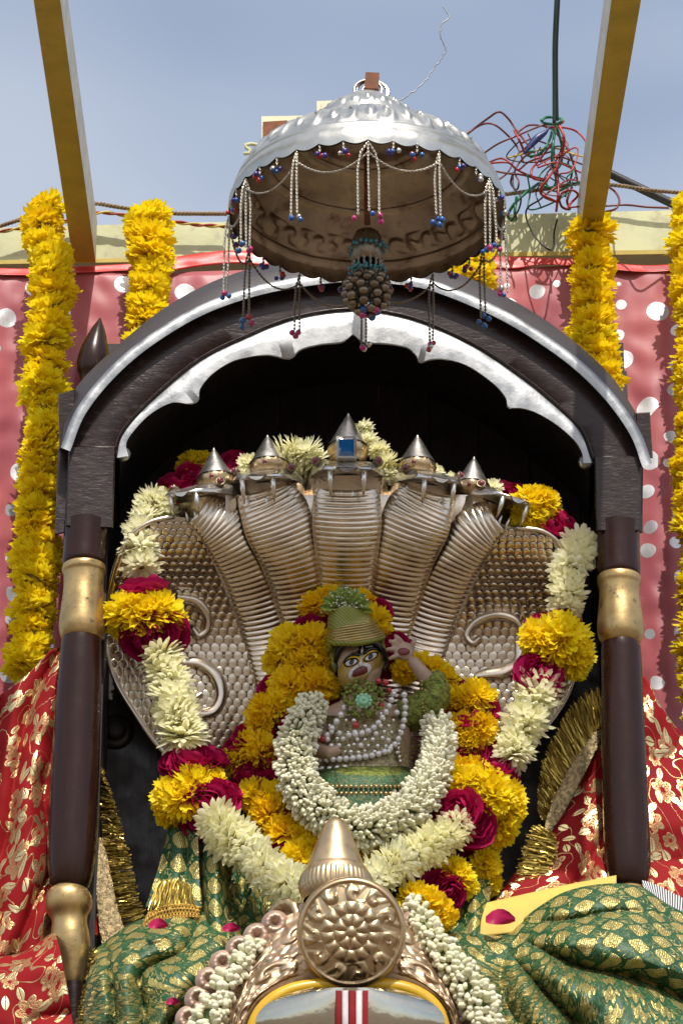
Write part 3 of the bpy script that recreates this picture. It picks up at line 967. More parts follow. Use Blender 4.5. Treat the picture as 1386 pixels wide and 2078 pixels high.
# lower back board in front (with bolt), left and right
for (x0, x1, y0) in ((206, 420, 1250), (1010, 1222, 1300)):
    q0, q1 = P(x0, 1600, 0.20), P(x1, 1600, 0.20)
    zt, zb = P(x0, y0, 0.20).z, ZP + 0.01
    mb = MB()
    mb.box(((q0.x + q1.x) / 2, (q0.y + q1.y) / 2, (zt + zb) / 2), q1.x - q0.x, 0.03, zt - zb)
    mb.build('lower_panel', M['wood_in'], nc, False)
bo = MB(); bo.lathe(P(235, 1484, 0.186), [(0.0, -0.005), (0.029, -0.004), (0.030, 0.0), (0.021, 0.002), (0.016, 0.003), (0.016, 0.009), (0.012, 0.013), (0, 0.014)], 28, Vector((0, -1, 0.02)))
bo.build('bolt', M['wood_in'], nc)
# side walls
for x in (215, 1225):
    zt, zb = P(x, 960, 0.2).z, ZP + 0.01
    q = P(x, 1300, 0.2)
    mb = MB(); mb.box((q.x, q.y, (zt + zb) / 2), 0.018, 0.27, zt - zb); mb.build('side_wall', M['wood_in'], nc, False)


def post(axis, name_parts, right):
    for nm, mat, prof in name_parts:
        pts = []
        rads = []
        prof = crs([(y, r) for y, r in prof], max(10, len(prof) * 6))
        for y, r in prof:
            y = max(axis[0][1], min(axis[-1][1], y))
            for (xa, ya), (xb, yb) in zip(axis, axis[1:]):
                if ya <= y <= yb:
                    x = xa + (xb - xa) * (y - ya) / (yb - ya)
                    break
            pts.append(P(x, y, 0.03)); rads.append(r * PX)
        mb = MB()
        mb.tube(pts, rads, 40)
        mb.build(nm, mat, nc, sharp=60)


axL = [(176, 1060), (171, 1145), (170, 1220), (156, 1500), (147, 1700), (143, 1800), (140, 1830), (143, 1900), (150, 1990), (152, 2300)]
axR = [(1253, 1060), (1255, 1170), (1257, 1230), (1264, 1500), (1271, 1700), (1276, 1800), (1278, 1900), (1280, 2300)]
post(axL, [
    ('turned_neck', M['lacquer'], [(1062, 45), (1080, 44), (1110, 43.5), (1140, 44), (1148, 41)]),
    ('gold_collar', M['gold_paint'], [(1146, 38), (1150, 43), (1160, 44), (1168, 41), (1195, 40.5), (1225, 43.5), (1260, 46.5), (1278, 46), (1292, 42), (1298, 38)]),
    ('shaft', M['lacquer'], [(1294, 38), (1310, 40), (1400, 44), (1520, 47), (1640, 48), (1720, 47.5), (1765, 44), (1795, 38), (1804, 33)]),
    ('gold_base', M['gold_paint'], [(1802, 32), (1806, 36), (1816, 43), (1830, 45.5), (1846, 43), (1860, 36), (1874, 34), (1900, 37.5), (1925, 37.5), (1960, 31), (1990, 24), (2000, 20)]),
    ('foot', M['wood'], [(1996, 22), (2030, 24), (2275, 26)])], False)
post(axR, [
    ('turned_neck', M['lacquer'], [(1066, 45), (1085, 44), (1120, 43.5), (1160, 44), (1170, 41)]),
    ('gold_collar', M['gold_paint'], [(1168, 38), (1172, 44), (1182, 45), (1192, 42), (1212, 41), (1240, 44), (1268, 47), (1288, 46), (1302, 41), (1308, 37)]),
    ('shaft', M['lacquer'], [(1304, 37), (1320, 40), (1400, 42), (1520, 44), (1640, 45), (1720, 45.5), (1765, 43), (1795, 37), (1804, 32)]),
    ('gold_base', M['gold_paint'], [(1802, 31), (1806, 36), (1816, 43), (1830, 45.5), (1846, 43), (1860, 36), (1874, 34), (1900, 37.5), (1925, 37.5), (1960, 31), (1990, 24), (2000, 20)]),
    ('foot', M['wood'], [(1996, 22), (2030, 24), (2275, 26)])], True)


def block(corners, d0, d1, name, mat, bev=0.004):
    """chamfered block, front face corners in pixels: tl, tr, br, bl"""
    c = [(x, y) for x, y in corners]
    mx_ = sum(x for x, y in c) / 4; my_ = sum(y for x, y in c) / 4
    inn = [(x + (mx_ - x) * 0.07, y + (my_ - y) * 0.03) for x, y in c]
    mb = MB()
    v = [P(x, y, d0) for x, y in inn] + [P(x, y, d0 + bev) for x, y in c] + [P(x, y, d1) for x, y in c]
    mb.add(v, [(3, 2, 1, 0)] + [(k, (k + 1) % 4, 4 + (k + 1) % 4, 4 + k) for k in range(4)] + [(4 + k, 4 + (k + 1) % 4, 8 + (k + 1) % 4, 8 + k) for k in range(4)] + [(8, 9, 10, 11)])
    mb.build(name, mat, nc, smooth=False)


block([(140, 905), (236, 905), (230, 1072), (133, 1068)], 0.004, 0.10, 'post_block', M['wood'])
block([(1204, 925), (1302, 925), (1299, 1078), (1209, 1078)], 0.004, 0.10, 'post_block', M['wood'])
block([(119, 800), (152, 790), (152, 905), (121, 912)], 0.03, 0.13, 'side_bracket', M['wood'])
block([(1290, 838), (1318, 836), (1324, 930), (1296, 930)], 0.03, 0.13, 'side_bracket', M['wood'])
block([(118, 912), (140, 910), (132, 1082), (112, 1086)], 0.035, 0.13, 'rear_stile', M['wood'])
block([(1296, 935), (1304, 935), (1303, 1082), (1296, 1082)], 0.035, 0.13, 'rear_stile', M['wood'])
# trim end balls
for (x, y) in ((251, 922), (1187, 938)):
    mb = MB(); mb.ball(P(x, y, 0.010), 15 * PX, 20, 12, (1, 0.9, 1)); mb.build('trim_scroll_end', M['silver_paint'], nc)
# finial on the rear left corner
mb = MB()
prof = crs([(645, 1.5), (652, 5), (668, 14), (690, 23), (712, 30), (735, 33), (755, 30), (772, 22), (800, 20)], 40)
mb.tube([P(204 - 0.17 * (y - 645), y, 0.20) for y, r in prof], [r * PX * 1.03 for y, r in prof], 28)
mb.build('finial', M['lacquer'], nc)

# ------------------------------------------------------------------ silver umbrella
um = thing('silver_umbrella', 'embossed silver ceremonial umbrella with hanging chains and beads', 'umbrella', UC)


def scroll(a, t, k):
    """embossed scrollwork: rows of linked spirals, a and t in cell units"""
    i = math.floor(a)
    fx_ = a - i - 0.5
    fy_ = t - 0.5
    if i % 2:
        fy_ = -fy_
    r = math.hypot(fx_, fy_ * 0.9)
    th = math.atan2(fy_, fx_)
    s = math.sin(th * 1.0 + r * k)
    return (max(0, s) ** 0.6) * max(0, 1 - (r / 0.72) ** 4) + 0.5 * max(0, 1 - r / 0.13)


prof = crs([(1.0, 0.0), (1.003, 0.05), (0.995, 0.09), (0.975, 0.13), (0.965, 0.155), (0.945, 0.20), (0.87, 0.315), (0.77, 0.415), (0.68, 0.485), (0.60, 0.535), (0.50, 0.60), (0.45, 0.635), (0.42, 0.655), (0.405, 0.685), (0.375, 0.745), (0.31, 0.82), (0.255, 0.862), (0.22, 0.876), (0.205, 0.895), (0.18, 0.93), (0.13, 0.965), (0.06, 0.985), (0.012, 0.99)], 130)
SEG = 432


def dome_emb(a, i, r, h):
    A = a / (2 * PI)
    if 0.19 < h < 0.54:
        t = (h - 0.19) / 0.35
        return 0.034 * scroll(A * 42, t, 6.0) * math.sin(PI * t) ** 0.4
    if 0.55 <= h < 0.65:
        t = (h - 0.55) / 0.10
        return 0.014 * abs(math.sin(A * PI * 70)) * math.sin(PI * t)
    if 0.69 < h < 0.865:
        t = (h - 0.69) / 0.175
        return 0.015 * scroll(A * 22, t, 6.0) * math.sin(PI * t) ** 0.5
    if 0.150 < h < 0.175:
        return 0.006
    return 0.0


mb = MB()
rows = []
for i, (r, h) in enumerate(prof):
    row = []
    for k in range(SEG):
        a = 2 * PI * k / SEG
        hh = h
        if i < 12:
            hh = h - 0.030 * abs(math.sin(a * 18)) * (1 - i / 12)
        rr2 = r + dome_emb(a, i, r, h)
        # slight dents
        rr2 += 0.006 * nz3(math.cos(a) * 2, math.sin(a) * 2, h * 3)
        row.append(UC + Vector((math.cos(a) * rr2 * UR, math.sin(a) * rr2 * UR, hh * UR)))
    rows.append(row)
mb.grid(rows, closed_u=True)
dome = mb.build('dome', M['umb_silver'], um)
# inner lining: slightly smaller, with ribs and the back of the embossing
mb = MB()
rows = []
pin = prof[:-4]
for i, (r, h) in enumerate(pin):
    row = []
    for k in range(240):
        a = 2 * PI * k / 240
        A = a / (2 * PI)
        e = 0.0
        if 0.16 < h < 0.30:
            t = (h - 0.16) / 0.14
            e = -0.045 * scroll(A * 40 + 0.3 * math.sin(A * 40), t, 5.0) * math.sin(PI * t) ** 0.5
        if 0.10 < h < 0.135:
            e = -0.016
        if 0.42 < h < 0.45 or 0.60 < h < 0.63:
            e = -0.014
        hh = h - (0.030 * abs(math.sin(a * 18)) * (1 - i / 12) if i < 12 else 0)
        rr2 = r * 0.985 - 0.006 + e + 0.012 * nz3(math.cos(a) * 3, math.sin(a) * 3, h * 5)
        row.append(UC + Vector((math.cos(a) * rr2 * UR, math.sin(a) * rr2 * UR, (hh - 0.002) * UR)))
    rows.append(row)
mb.grid(rows, closed_u=True)
mb.build('lining', M['umb_inside'], um)
# top knob ring and rings over the arm
mb = MB()
top = UC + Vector((0, 0, 0.98 * UR))
armc = Vector((UC.x + 0.008, UD + .005, armz))
for dx, rr2, tl in ((-0.006, 0.022, 0.2), (0.006, 0.021, -0.2), (0.0, 0.024, 0.5)):
    q = armc + Vector((dx, 0.0, -0.010))
    q.y = UC.y - 0.006 + dx * 0.6
    mb.tube([q + Vector((math.cos(t) * rr2, math.sin(t) * 0.004 + tl * 0.004, math.sin(t) * rr2)) for t in [2 * PI * k / 24 for k in range(25)]], 0.0022, 6, cap=False)
mb.build('suspension_ring', M['chain'], um)
mb = MB(); mb.lathe(top - Vector((0, 0, 0.004)), [(0.018, 0), (0.012, 0.006), (0.009, 0.012), (0.0, 0.016)], 20); mb.build('knob', M['umb_silver'], um)

# chains: links shared by instancing geometry inside each strand mesh
def strand(mb, pts, link=0.0040, r=0.0009):
    """a chain of alternating oval links along a polyline of world points"""
    L = [0]
    for a, c in zip(pts, pts[1:]):
        L.append(L[-1] + (c - a).length)
    n = max(2, int(L[-1] / (link * 0.78)))
    j = 0
    for i in range(n):
        s = L[-1] * (i + 0.5) / n
        while j < len(L) - 2 and L[j + 1] < s:
            j += 1
        a, c = pts[j], pts[j + 1]
        t = (c - a).normalized()
        p = a + t * (s - L[j])
        u = t.cross(Vector((0, 1, 0.01)))
        if u.length < 1e-4:
            u = t.orthogonal()
        u.normalize()
        w = t.cross(u)
        sd = u if i % 2 else w
        ot = w if i % 2 else u
        rows = []
        for k in range(6):
            th = 2 * PI * k / 6
            cdir = t * math.cos(th) * link * 0.62 + sd * math.sin(th) * link * 0.34
            nrm = (t * math.cos(th) * 0.6 + sd * math.sin(th)).normalized()
            rows.append([p + cdir + nrm * r, p + cdir + ot * r, p + cdir - nrm * r, p + cdir - ot * r])
        mb.grid(rows, closed_u=True, closed_v=True)


def catenary(a, c, sag, n=24):
    return [a.lerp(c, k / n) + Vector((0, 0, -sag * 4 * (k / n) * (1 - k / n))) for k in range(n + 1)]


bead_me = {}
for k_ in ('bead_blue', 'bead_indigo', 'bead_pink', 'bead_red', 'bead_silver', 'bead_teal'):
    t_ = MB(); t_.ball((0, 0, 0), 1, 10, 7); me = t_.mesh('bead'); me.materials.append(M[k_]); me.polygons.foreach_set('use_smooth', [True] * len(me.polygons)); bead_me[k_] = me


def rim(a, dz=0.0, rr2=0.992):
    return UC + Vector((math.sin(a) * UR * rr2, -math.cos(a) * UR * rr2, dz))


rnd = random.Random(21)
HP = [rim(rad(30 * k)) - Vector((0, 0, 0.003)) for k in range(12)]
LEN = {0: 0.125, 1: 0.113, 11: 0.118, 2: 0.118, 10: 0.112, 3: 0.135, 9: 0.13, 4: 0.12, 8: 0.12, 5: 0.125, 7: 0.105, 6: 0.115}
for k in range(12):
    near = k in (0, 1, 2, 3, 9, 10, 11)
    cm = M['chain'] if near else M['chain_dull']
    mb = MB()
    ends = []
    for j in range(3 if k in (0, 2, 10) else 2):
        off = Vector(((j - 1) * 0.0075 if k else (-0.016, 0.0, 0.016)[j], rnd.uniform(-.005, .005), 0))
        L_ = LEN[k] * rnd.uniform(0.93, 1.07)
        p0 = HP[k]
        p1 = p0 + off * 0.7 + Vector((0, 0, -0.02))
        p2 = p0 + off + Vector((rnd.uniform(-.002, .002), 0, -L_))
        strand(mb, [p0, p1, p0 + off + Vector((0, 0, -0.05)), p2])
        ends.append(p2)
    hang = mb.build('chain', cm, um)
    for e in ends:
        for j in range(rnd.choice((1, 2, 2))):
            bm_ = bead_me[rnd.choice(['bead_pink', 'bead_blue', 'bead_blue', 'bead_pink', 'bead_silver', 'bead_red' if not near else 'bead_pink'])]
            inst('bead', bm_, hang, e + Vector((rnd.uniform(-.006, .006), rnd.uniform(-.005, .005), -0.004 - 0.007 * j)), None, rnd.uniform(0.0038, 0.0052))
    # swag to the next point
    mb = MB()
    q = HP[(k + 1) % 12]
    strand(mb, catenary(HP[k] - Vector((0, 0, .018)), q - Vector((0, 0, .018)), rnd.uniform(0.024, 0.036)), 0.0038, 0.0009)
    mb.build('swag', cm, um)
    # two small bead clusters between
    for f in (0.34, 0.67):
        c0 = rim(rad(30 * (k + f))) - Vector((0, 0, 0.003))
        mb = MB(); strand(mb, [c0 + Vector((0, 0, .004)), c0 - Vector((0, 0, .012))], 0.004, 0.0009)
        st_ = mb.build('drop', cm, um)
        for j in range(4):
            kk = rnd.choice(['bead_indigo', 'bead_indigo', 'bead_blue', 'bead_red', 'bead_silver']) if near else rnd.choice(['bead_indigo', 'bead_red', 'bead_indigo'])
            inst('bead', bead_me[kk], st_, c0 + Vector((rnd.uniform(-.008, .008), rnd.uniform(-.006, .006), -0.013 - rnd.uniform(0, .007))), None, rnd.uniform(0.0036, 0.0048))
# central tassel
mb = MB(); mb.tube([UC + Vector((0, 0, UR * 0.9)), UC + Vector((0, 0, -0.02))], 0.005, 10); mb.build('centre_rod', M['rust'], um)
tp = UC
zpx = lambda py: P(745, py, UD)
mb = MB()
mb.lathe(zpx(530), [(0.000, 0.056), (0.015, 0.052), (0.021, 0.04), (0.024, 0.022), (0.024, 0.0), (0.02, -0.003)], 36, fn=lambda a, i, r, h: 0.0022 * math.sin(a * 14) * (i > 0))
mb.build('tassel_cap', M['chain_dull'], um)
for py, r_ in ((507, 0.0285), (553, 0.030)):
    mb = MB()
    for k in range(46):
        a = 2 * PI * k / 23
        rr2 = r_ * (1 - 0.25 * (k >= 23)) * rnd.uniform(.85, 1.05)
        mb.ball(zpx(py) + Vector((math.cos(a) * rr2, math.sin(a) * rr2, rnd.uniform(-.006, .006))), 0.0036, 6, 4)
    mb.build('bead_band', M['bead_teal'], um, kind='stuff')
mb = MB()
for k in range(14):
    a = 2 * PI * k / 14
    strand(mb, [zpx(512) + Vector((math.cos(a) * 0.021, math.sin(a) * 0.021, 0)), zpx(556) + Vector((math.cos(a) * 0.022, math.sin(a) * 0.022, 0))], 0.0042, 0.001)
mb.build('tassel_chains', M['chain'], um)
grape = MB()
grape.lathe((0, 0, 0), [(0.0, 1.25), (0.25, 1.1), (0.5, 0.7), (0.85, 0.1), (0.98, -0.35), (0.8, -0.8), (0.4, -1.05), (0, -1.1)], 12)
gme = grape.mesh('bell_bead'); gme.materials.append(M['chain_dull']); gme.polygons.foreach_set('use_smooth', [True] * len(gme.polygons))
gm2 = gme.copy(); gm2.materials.clear(); gm2.materials.append(M['old_brass'])
for lv in range(6):
    py = 568 + lv * 12.5
    R_ = (0.026, 0.030, 0.031, 0.029, 0.022, 0.011)[lv]
    n = (9, 10, 10, 9, 7, 3)[lv]
    for k in range(n):
        a = 2 * PI * (k + 0.5 * (lv % 2)) / n
        dirv = Vector((math.cos(a) * 0.5, math.sin(a) * 0.5, -1)).normalized()
        inst('bell_bead', rnd.choice((gme, gm2)), um, zpx(py) + Vector((math.cos(a) * R_, math.sin(a) * R_, rnd.uniform(-.003, .003))), Vector((0, 0, -1)).rotation_difference(dirv), rnd.uniform(.0072, .0086))
for k in range(10):
    a = 2 * PI * k / 10
    inst('bead', bead_me[('bead_blue', 'bead_pink', 'bead_blue', 'bead_silver')[k % 4]], um, zpx(630) + Vector((math.cos(a) * 0.011 + .004, math.sin(a) * 0.011, rnd.uniform(-.008, .006))), None, 0.0062)

# ------------------------------------------------------------------ ropes, cables and tangled wires
def cable(name, pts, r, mat, label, cat='wire', n=60, group=None, seg=6, d=0.37, jit=0.0):
    q = crs([(*p[:2], p[2] if len(p) > 2 else d) for p in pts], n)
    mb = MB()
    mb.tube([P(x + jit * nz3(i * .3, 1, 2), y + jit * nz3(i * .3, 5, 2), dd) for i, (x, y, dd) in enumerate(q)], r, seg)
    o = mb.build(name, M[mat], None)
    tag(o, label, cat, group)
    return o


def twist(pts, r, n=160, strands=2, pitch=26, d=0.36):
    q = crs([(*p[:2], p[2] if len(p) > 2 else d) for p in pts], n)
    out = []
    s = 0
    for k in range(strands):
        out.append([])
    for i, (x, y, dd) in enumerate(q):
        if i:
            s += math.hypot(x - q[i - 1][0], y - q[i - 1][1])
        c = P(x, y, dd)
        for k in range(strands):
            a = 2 * PI * (s / pitch + k / strands)
            out[k].append(c + UP * (math.cos(a) * r) + Vector((0, math.sin(a) * r, 0)))
    return out


def rope(name, pts, r, label, d):
    mb = MB()
    for t in twist(pts, r * 0.55, 200, 3, 22, d):
        mb.tube(t, r * 0.62, 5)
    return tag(mb.build(name, M['rope'], None), label, 'rope')


rope('jute_rope', [(-40, 472), (60, 440), (130, 420), (190, 413), (240, 420), (330, 432), (460, 434)], 0.0036, 'brown jute rope sagging along the top of the left cross beam', 0.365)
rope('jute_rope', [(1020, 395), (1110, 383), (1180, 372), (1250, 376), (1320, 386), (1420, 394)], 0.0034, 'pale jute rope crossing behind the right overhead bar', 0.365)
ta, tb = twist([(-40, 478), (60, 460), (130, 450), (200, 432), (260, 438), (340, 448), (400, 456), (465, 460)], 0.0018, 200, 2, 60, 0.37)
tw = thing('twisted_wire', 'twisted red and yellow wire pair along the left cross beam', 'wire', P(200, 450, .37))
mb = MB(); mb.tube(ta, 0.0020, 6); mb.build('red_strand', M['w_red'], tw)
mb = MB(); mb.tube(tb, 0.0020, 6); mb.build('yellow_strand', M['w_yellow'], tw)
cable('steel_wire', [(806, 207, .40), (830, 192), (862, 165), (880, 138), (903, 107), (900, 90), (893, 66), (900, 44), (911, 38), (905, 22), (898, 13)], 0.0013, 'w_grey', 'thin kinked steel wire sticking up behind the umbrella', n=90, d=0.40, jit=2.5)
cable('hanging_cable', [(1131, -60, .20), (1128, 0, .21), (1124, 90, .24), (1124, 180, .27), (1124, 250, .29)], 0.0036, 'w_dkgreen', 'straight green cable hanging down into the wire tangle', 'cable')
cable('hanging_cable', [(1136, -60, .205), (1133, 0, .215), (1129, 90, .245), (1129, 180, .275), (1130, 245, .295)], 0.0030, 'w_black', 'straight black cable hanging beside the green cable', 'cable')
cable('conduit', [(1228, 348, .44), (1290, 378), (1340, 402), (1420, 440)], 0.0085, 'w_black', 'thick black conduit sloping behind the right overhead bar', 'cable', 20, d=.44, seg=12)
WT = [
    ('w_maroon', 2.1, [(930, 284), (960, 262), (990, 240), (1012, 227), (1030, 240), (1046, 262), (1075, 300)]),
    ('w_maroon', 2.1, [(932, 286), (970, 256), (1000, 252), (1030, 275), (1050, 300), (1062, 330)]),
    ('w_maroon', 2.0, [(972, 318), (1010, 292), (1050, 275), (1090, 258), (1115, 250)]),
    ('w_red', 2.3, [(1043, 265), (1052, 282), (1060, 300), (1064, 312)]),
    ('w_maroon', 2.1, [(1048, 270), (1070, 255), (1095, 255), (1120, 262), (1150, 300), (1165, 340), (1172, 372)]),
    ('w_red', 2.2, [(1110, 258), (1150, 260), (1176, 272), (1200, 305)]),
    ('w_green', 2.8, [(1098, 244), (1110, 238), (1135, 240), (1139, 246), (1125, 252), (1104, 250), (1098, 244)]),
    ('w_red', 2.6, [(1104, 256), (1120, 260), (1138, 250), (1143, 246)]),
    ('w_green', 2.7, [(1122, 250), (1116, 280), (1102, 305), (1086, 316), (1070, 315), (1068, 308), (1084, 308)]),
    ('w_green', 2.8, [(1128, 252), (1122, 290), (1120, 330), (1128, 365), (1120, 382), (1104, 378)]),
    ('w_red', 2.6, [(1134, 255), (1144, 280), (1140, 310), (1128, 340), (1112, 360), (1096, 386), (1105, 400), (1125, 408)]),
    ('w_green', 2.6, [(1130, 260), (1140, 300), (1136, 335), (1116, 355), (1108, 375), (1130, 388), (1160, 374), (1178, 370)]),
    ('w_red', 2.4, [(1126, 260), (1122, 300), (1130, 345), (1132, 390), (1128, 430)]),
    ('w_red', 2.2, [(1120, 290), (1094, 325), (1078, 345), (1082, 362), (1104, 366)]),
    ('w_red', 2.0, [(990, 330), (1020, 322), (1050, 345), (1080, 358), (1110, 364)]),
    ('w_maroon', 2.0, [(996, 346), (1030, 352), (1060, 355), (1098, 366)]),
    ('w_red', 2.0, [(985, 332), (1030, 330), (1050, 345), (1070, 330), (1095, 320)]),
    ('w_maroon', 1.8, [(1000, 372), (1030, 350), (1045, 320), (1066, 300), (1100, 268)]),
    ('w_yellow', 1.7, [(1030, 320), (1070, 310), (1120, 300), (1160, 312), (1182, 318)]),
    ('w_maroon', 1.9, [(1040, 352), (1036, 372), (1048, 385), (1052, 368), (1044, 348), (1060, 322), (1080, 308)]),
    ('w_black', 1.7, [(1040, 350), (1042, 382), (1056, 400), (1052, 425), (1036, 450)]),
    ('w_green', 3.0, [(1093, 372), (1062, 395), (1040, 418), (1030, 440), (1046, 446), (1044, 430), (1048, 400)]),
    ('w_black', 1.7, [(1118, 385), (1095, 405), (1070, 422), (1068, 445), (1085, 480), (1112, 506), (1122, 502), (1124, 470), (1130, 445)]),
    ('w_red', 2.2, [(1100, 395), (1120, 405), (1132, 410), (1140, 392), (1160, 386), (1172, 396), (1158, 412), (1150, 424)]),
    ('w_maroon', 2.4, [(1132, 400), (1140, 420), (1156, 424), (1150, 408), (1160, 380)]),
    ('w_maroon', 2.2, [(1232, 378), (1248, 390), (1256, 408), (1248, 424), (1226, 430)]),
    ('w_maroon', 2.0, [(1228, 418), (1270, 416), (1310, 420), (1356, 422)]),
    ('w_black', 2.0, [(1146, 400), (1160, 350), (1152, 330), (1166, 312)]),
    ('w_maroon', 1.9, [(1096, 330), (1130, 318), (1160, 326), (1184, 335)]),
    ('w_red', 1.9, [(1090, 340), (1128, 330), (1166, 345), (1182, 352)]),
]
ln = {'w_maroon': 'maroon', 'w_red': 'red', 'w_green': 'green', 'w_yellow': 'yellow', 'w_black': 'black'}
for i, (m_, r_, pts) in enumerate(WT):
    dd = 0.31 + 0.05 * ((i * 7) % 10) / 10
    lab = {0: 'maroon wire arching highest between the umbrella and the tangle', 6: 'green wire coiled in a ring round the hanging cables',
           18: 'thin yellow wire running level through the tangle', 21: 'green wire hanging in a loop beside the umbrella rim', 22: 'thin black wire loop dangling over the cream cross beam',
           25: 'maroon wire loop curling out beyond the right overhead bar', 26: 'thin maroon wire running along the cross beam towards the far right marigolds'}.get(i)
    cable('loose_wire', [(x, y, dd + 0.02 * math.sin(j * 1.7 + i)) for j, (x, y) in enumerate(pts)], r_ * PX * 1.25, m_, lab or 'loose %s wire knotted inside the tangle by the right overhead bar' % ln[m_], n=max(30, len(pts) * 9), group=None if lab else '%s wires in the tangle' % ln[m_])
wr = random.Random(77)
for i in range(12):
    cx_, cy_ = wr.uniform(1070, 1165), wr.uniform(285, 400)
    n_ = wr.choice((4, 5, 6))
    a0 = wr.uniform(0, 6.28)
    pts = [(cx_ + math.cos(a0 + k * wr.uniform(.7, 1.5)) * wr.uniform(14, 62), cy_ + math.sin(a0 + k * 1.1) * wr.uniform(10, 48), wr.uniform(.30, .37)) for k in range(n_)]
    m_ = wr.choice(('w_maroon', 'w_red', 'w_maroon', 'w_black', 'w_green', 'w_red'))
    cable('loose_wire', pts, wr.uniform(1.5, 2.3) * PX, m_, 'loose %s wire knotted inside the tangle by the right overhead bar' % ln[m_], n=44, group='%s wires in the tangle' % ln[m_])
mb = MB()
q = crs([(1064, 312, 0.5), (1072, 300, 6), (1088, 282, 9), (1104, 270, 6), (1114, 258, 2)], 20)
mb.tube([P(x, y, .30) for x, y, r in q], [r * PX for x, y, r in q], 10)
tag(mb.build('taped_joint', M['w_blue'], None), 'navy insulating tape wrapped round a wire joint in the tangle', 'tape')

# ------------------------------------------------------------------ flowers
def fin(mb, name, mat):
    me = mb.mesh(name)
    me.materials.append(mat)
    me.polygons.foreach_set('use_smooth', [True] * len(me.polygons))
    return me


def marigold_mesh(seed, mat, n_ring=(8, 14, 20, 25, 26, 24, 18), full=155, flat=0.72):
    r = random.Random(seed)
    mb = MB()
    for k, cnt in enumerate(n_ring):
        ph = rad(12 + (full - 12) * k / (len(n_ring) - 1))
        for i in range(cnt):
            th = 2 * PI * (i + r.uniform(-.35, .35)) / cnt + k * 0.7
            p = ph + r.uniform(-.16, .16)
            d = Vector((math.sin(p) * math.cos(th), math.sin(p) * math.sin(th), math.cos(p)))
            side = Vector((-math.sin(th), math.cos(th), 0))
            tw_ = r.uniform(-0.9, 0.9)
            nrm = d.cross(side)
            sd = (side * math.cos(tw_) + nrm * math.sin(tw_)).normalized()
            nn = d.cross(sd).normalized()
            L = r.uniform(0.82, 1.12)
            w = r.uniform(0.14, 0.23)
            cu = r.uniform(-.10, .22)
            vs_ = [d * 0.22 * L - sd * w * .25, d * 0.22 * L + sd * w * .25,
                   d * .62 * L - sd * w * .8 + nn * cu * .4, d * .64 * L + nn * (cu * .4 - .06), d * .62 * L + sd * w * .8 + nn * cu * .4]
            for j, (u, e) in enumerate(((-1.05, .88), (-.5, 1.0), (0.02, .90), (.5, 1.02), (1.05, .87))):
                vs_.append(d * L * (e + r.uniform(-.07, .07)) + sd * w * u + nn * (cu + r.uniform(-.09, .09)))
            mb.add([Vector((v.x, v.y, v.z * flat)) for v in vs_], [(0, 1, 3), (0, 3, 2), (1, 4, 3), (2, 3, 6, 5), (3, 7, 6), (3, 8, 7), (3, 4, 9, 8)])
    return fin(mb, 'marigold', mat)


def mum_mesh(seed, mat):
    r = random.Random(seed)
    mb = MB()
    for k, cnt in enumerate((6, 10, 15, 19, 20, 18, 12)):
        ph = rad(10 + 135 * k / 6)
        for i in range(cnt):
            th = 2 * PI * (i + r.uniform(-.4, .4)) / cnt + k * .5
            p = ph + r.uniform(-.14, .14)
            d = Vector((math.sin(p) * math.cos(th), math.sin(p) * math.sin(th), math.cos(p)))
            side = Vector((-math.sin(th), math.cos(th), 0))
            nn = d.cross(side)
            L = r.uniform(.80, 1.12)
            w = r.uniform(.10, .15)
            cu = r.uniform(-.05, .20)
            vs_ = [d * .2 - side * w * .5, d * .2 + side * w * .5,
                   d * .6 * L - side * w + nn * cu * .2, d * .6 * L + nn * (cu * .2 - .05), d * .6 * L + side * w + nn * cu * .2,
                   d * .88 * L - side * w * .8 + nn * cu * .6, d * .9 * L + nn * (cu * .6 - .04), d * .88 * L + side * w * .8 + nn * cu * .6,
                   d * 1.0 * L + nn * cu]
            mb.add([Vector((v.x, v.y, v.z * .8)) for v in vs_], [(0, 1, 3), (0, 3, 2), (1, 4, 3), (2, 3, 6, 5), (3, 4, 7, 6), (5, 6, 8), (6, 7, 8)])
    return fin(mb, 'chrysanthemum', mat)


def rose_mesh(seed, mat):
    r = random.Random(seed)
    mb = MB()
    layers = [(0.30, 3, 0.62, 22), (0.46, 4, 0.72, 38), (0.62, 5, 0.78, 55), (0.78, 5, 0.85, 72), (0.92, 6, 0.85, 92), (1.0, 6, 0.8, 112)]
    for li, (R_, cnt, wd, op) in enumerate(layers):
        for i in range(cnt):
            th0 = 2 * PI * (i + r.uniform(-.2, .2)) / cnt + li * 1.1
            ww = wd * r.uniform(.85, 1.15)
            opn = rad(op + r.uniform(-10, 10))
            fl_ = r.uniform(.05, .22)
            rows = []
            NA, NBb = 6, 6
            for jb in range(NBb):
                t = jb / (NBb - 1)
                row = []
                for ja in range(NA):
                    u = 2 * ja / (NA - 1) - 1
                    # outline: rounded top
                    tt = t * (1 - 0.18 * u * u * t)
                    pol = PI - (PI - opn) * tt
                    az = th0 + u * ww * math.sin(min(1, .25 + t) * PI * .55)
                    rr2 = R_ * (0.75 + .25 * t + fl_ * t ** 3) + 0.03 * math.sin(u * 5 + seed) * t + .03 * r.uniform(-1, 1) * t
                    row.append(Vector((math.sin(pol) * math.cos(az) * rr2, math.sin(pol) * math.sin(az) * rr2, math.cos(pol) * rr2 * .72)))
                rows.append(row)
            mb.grid(rows)
    return fin(mb, 'rose', mat)


MG = [marigold_mesh(s, M['marigold']) for s in range(5)]
MD = [marigold_mesh(s + 10, M['marigold_deep']) for s in range(5)]
CH = [mum_mesh(s + 20, M['cream']) for s in range(5)]
RO = [rose_mesh(s + 30, M['rose']) for s in range(4)]
frnd = random.Random(5)


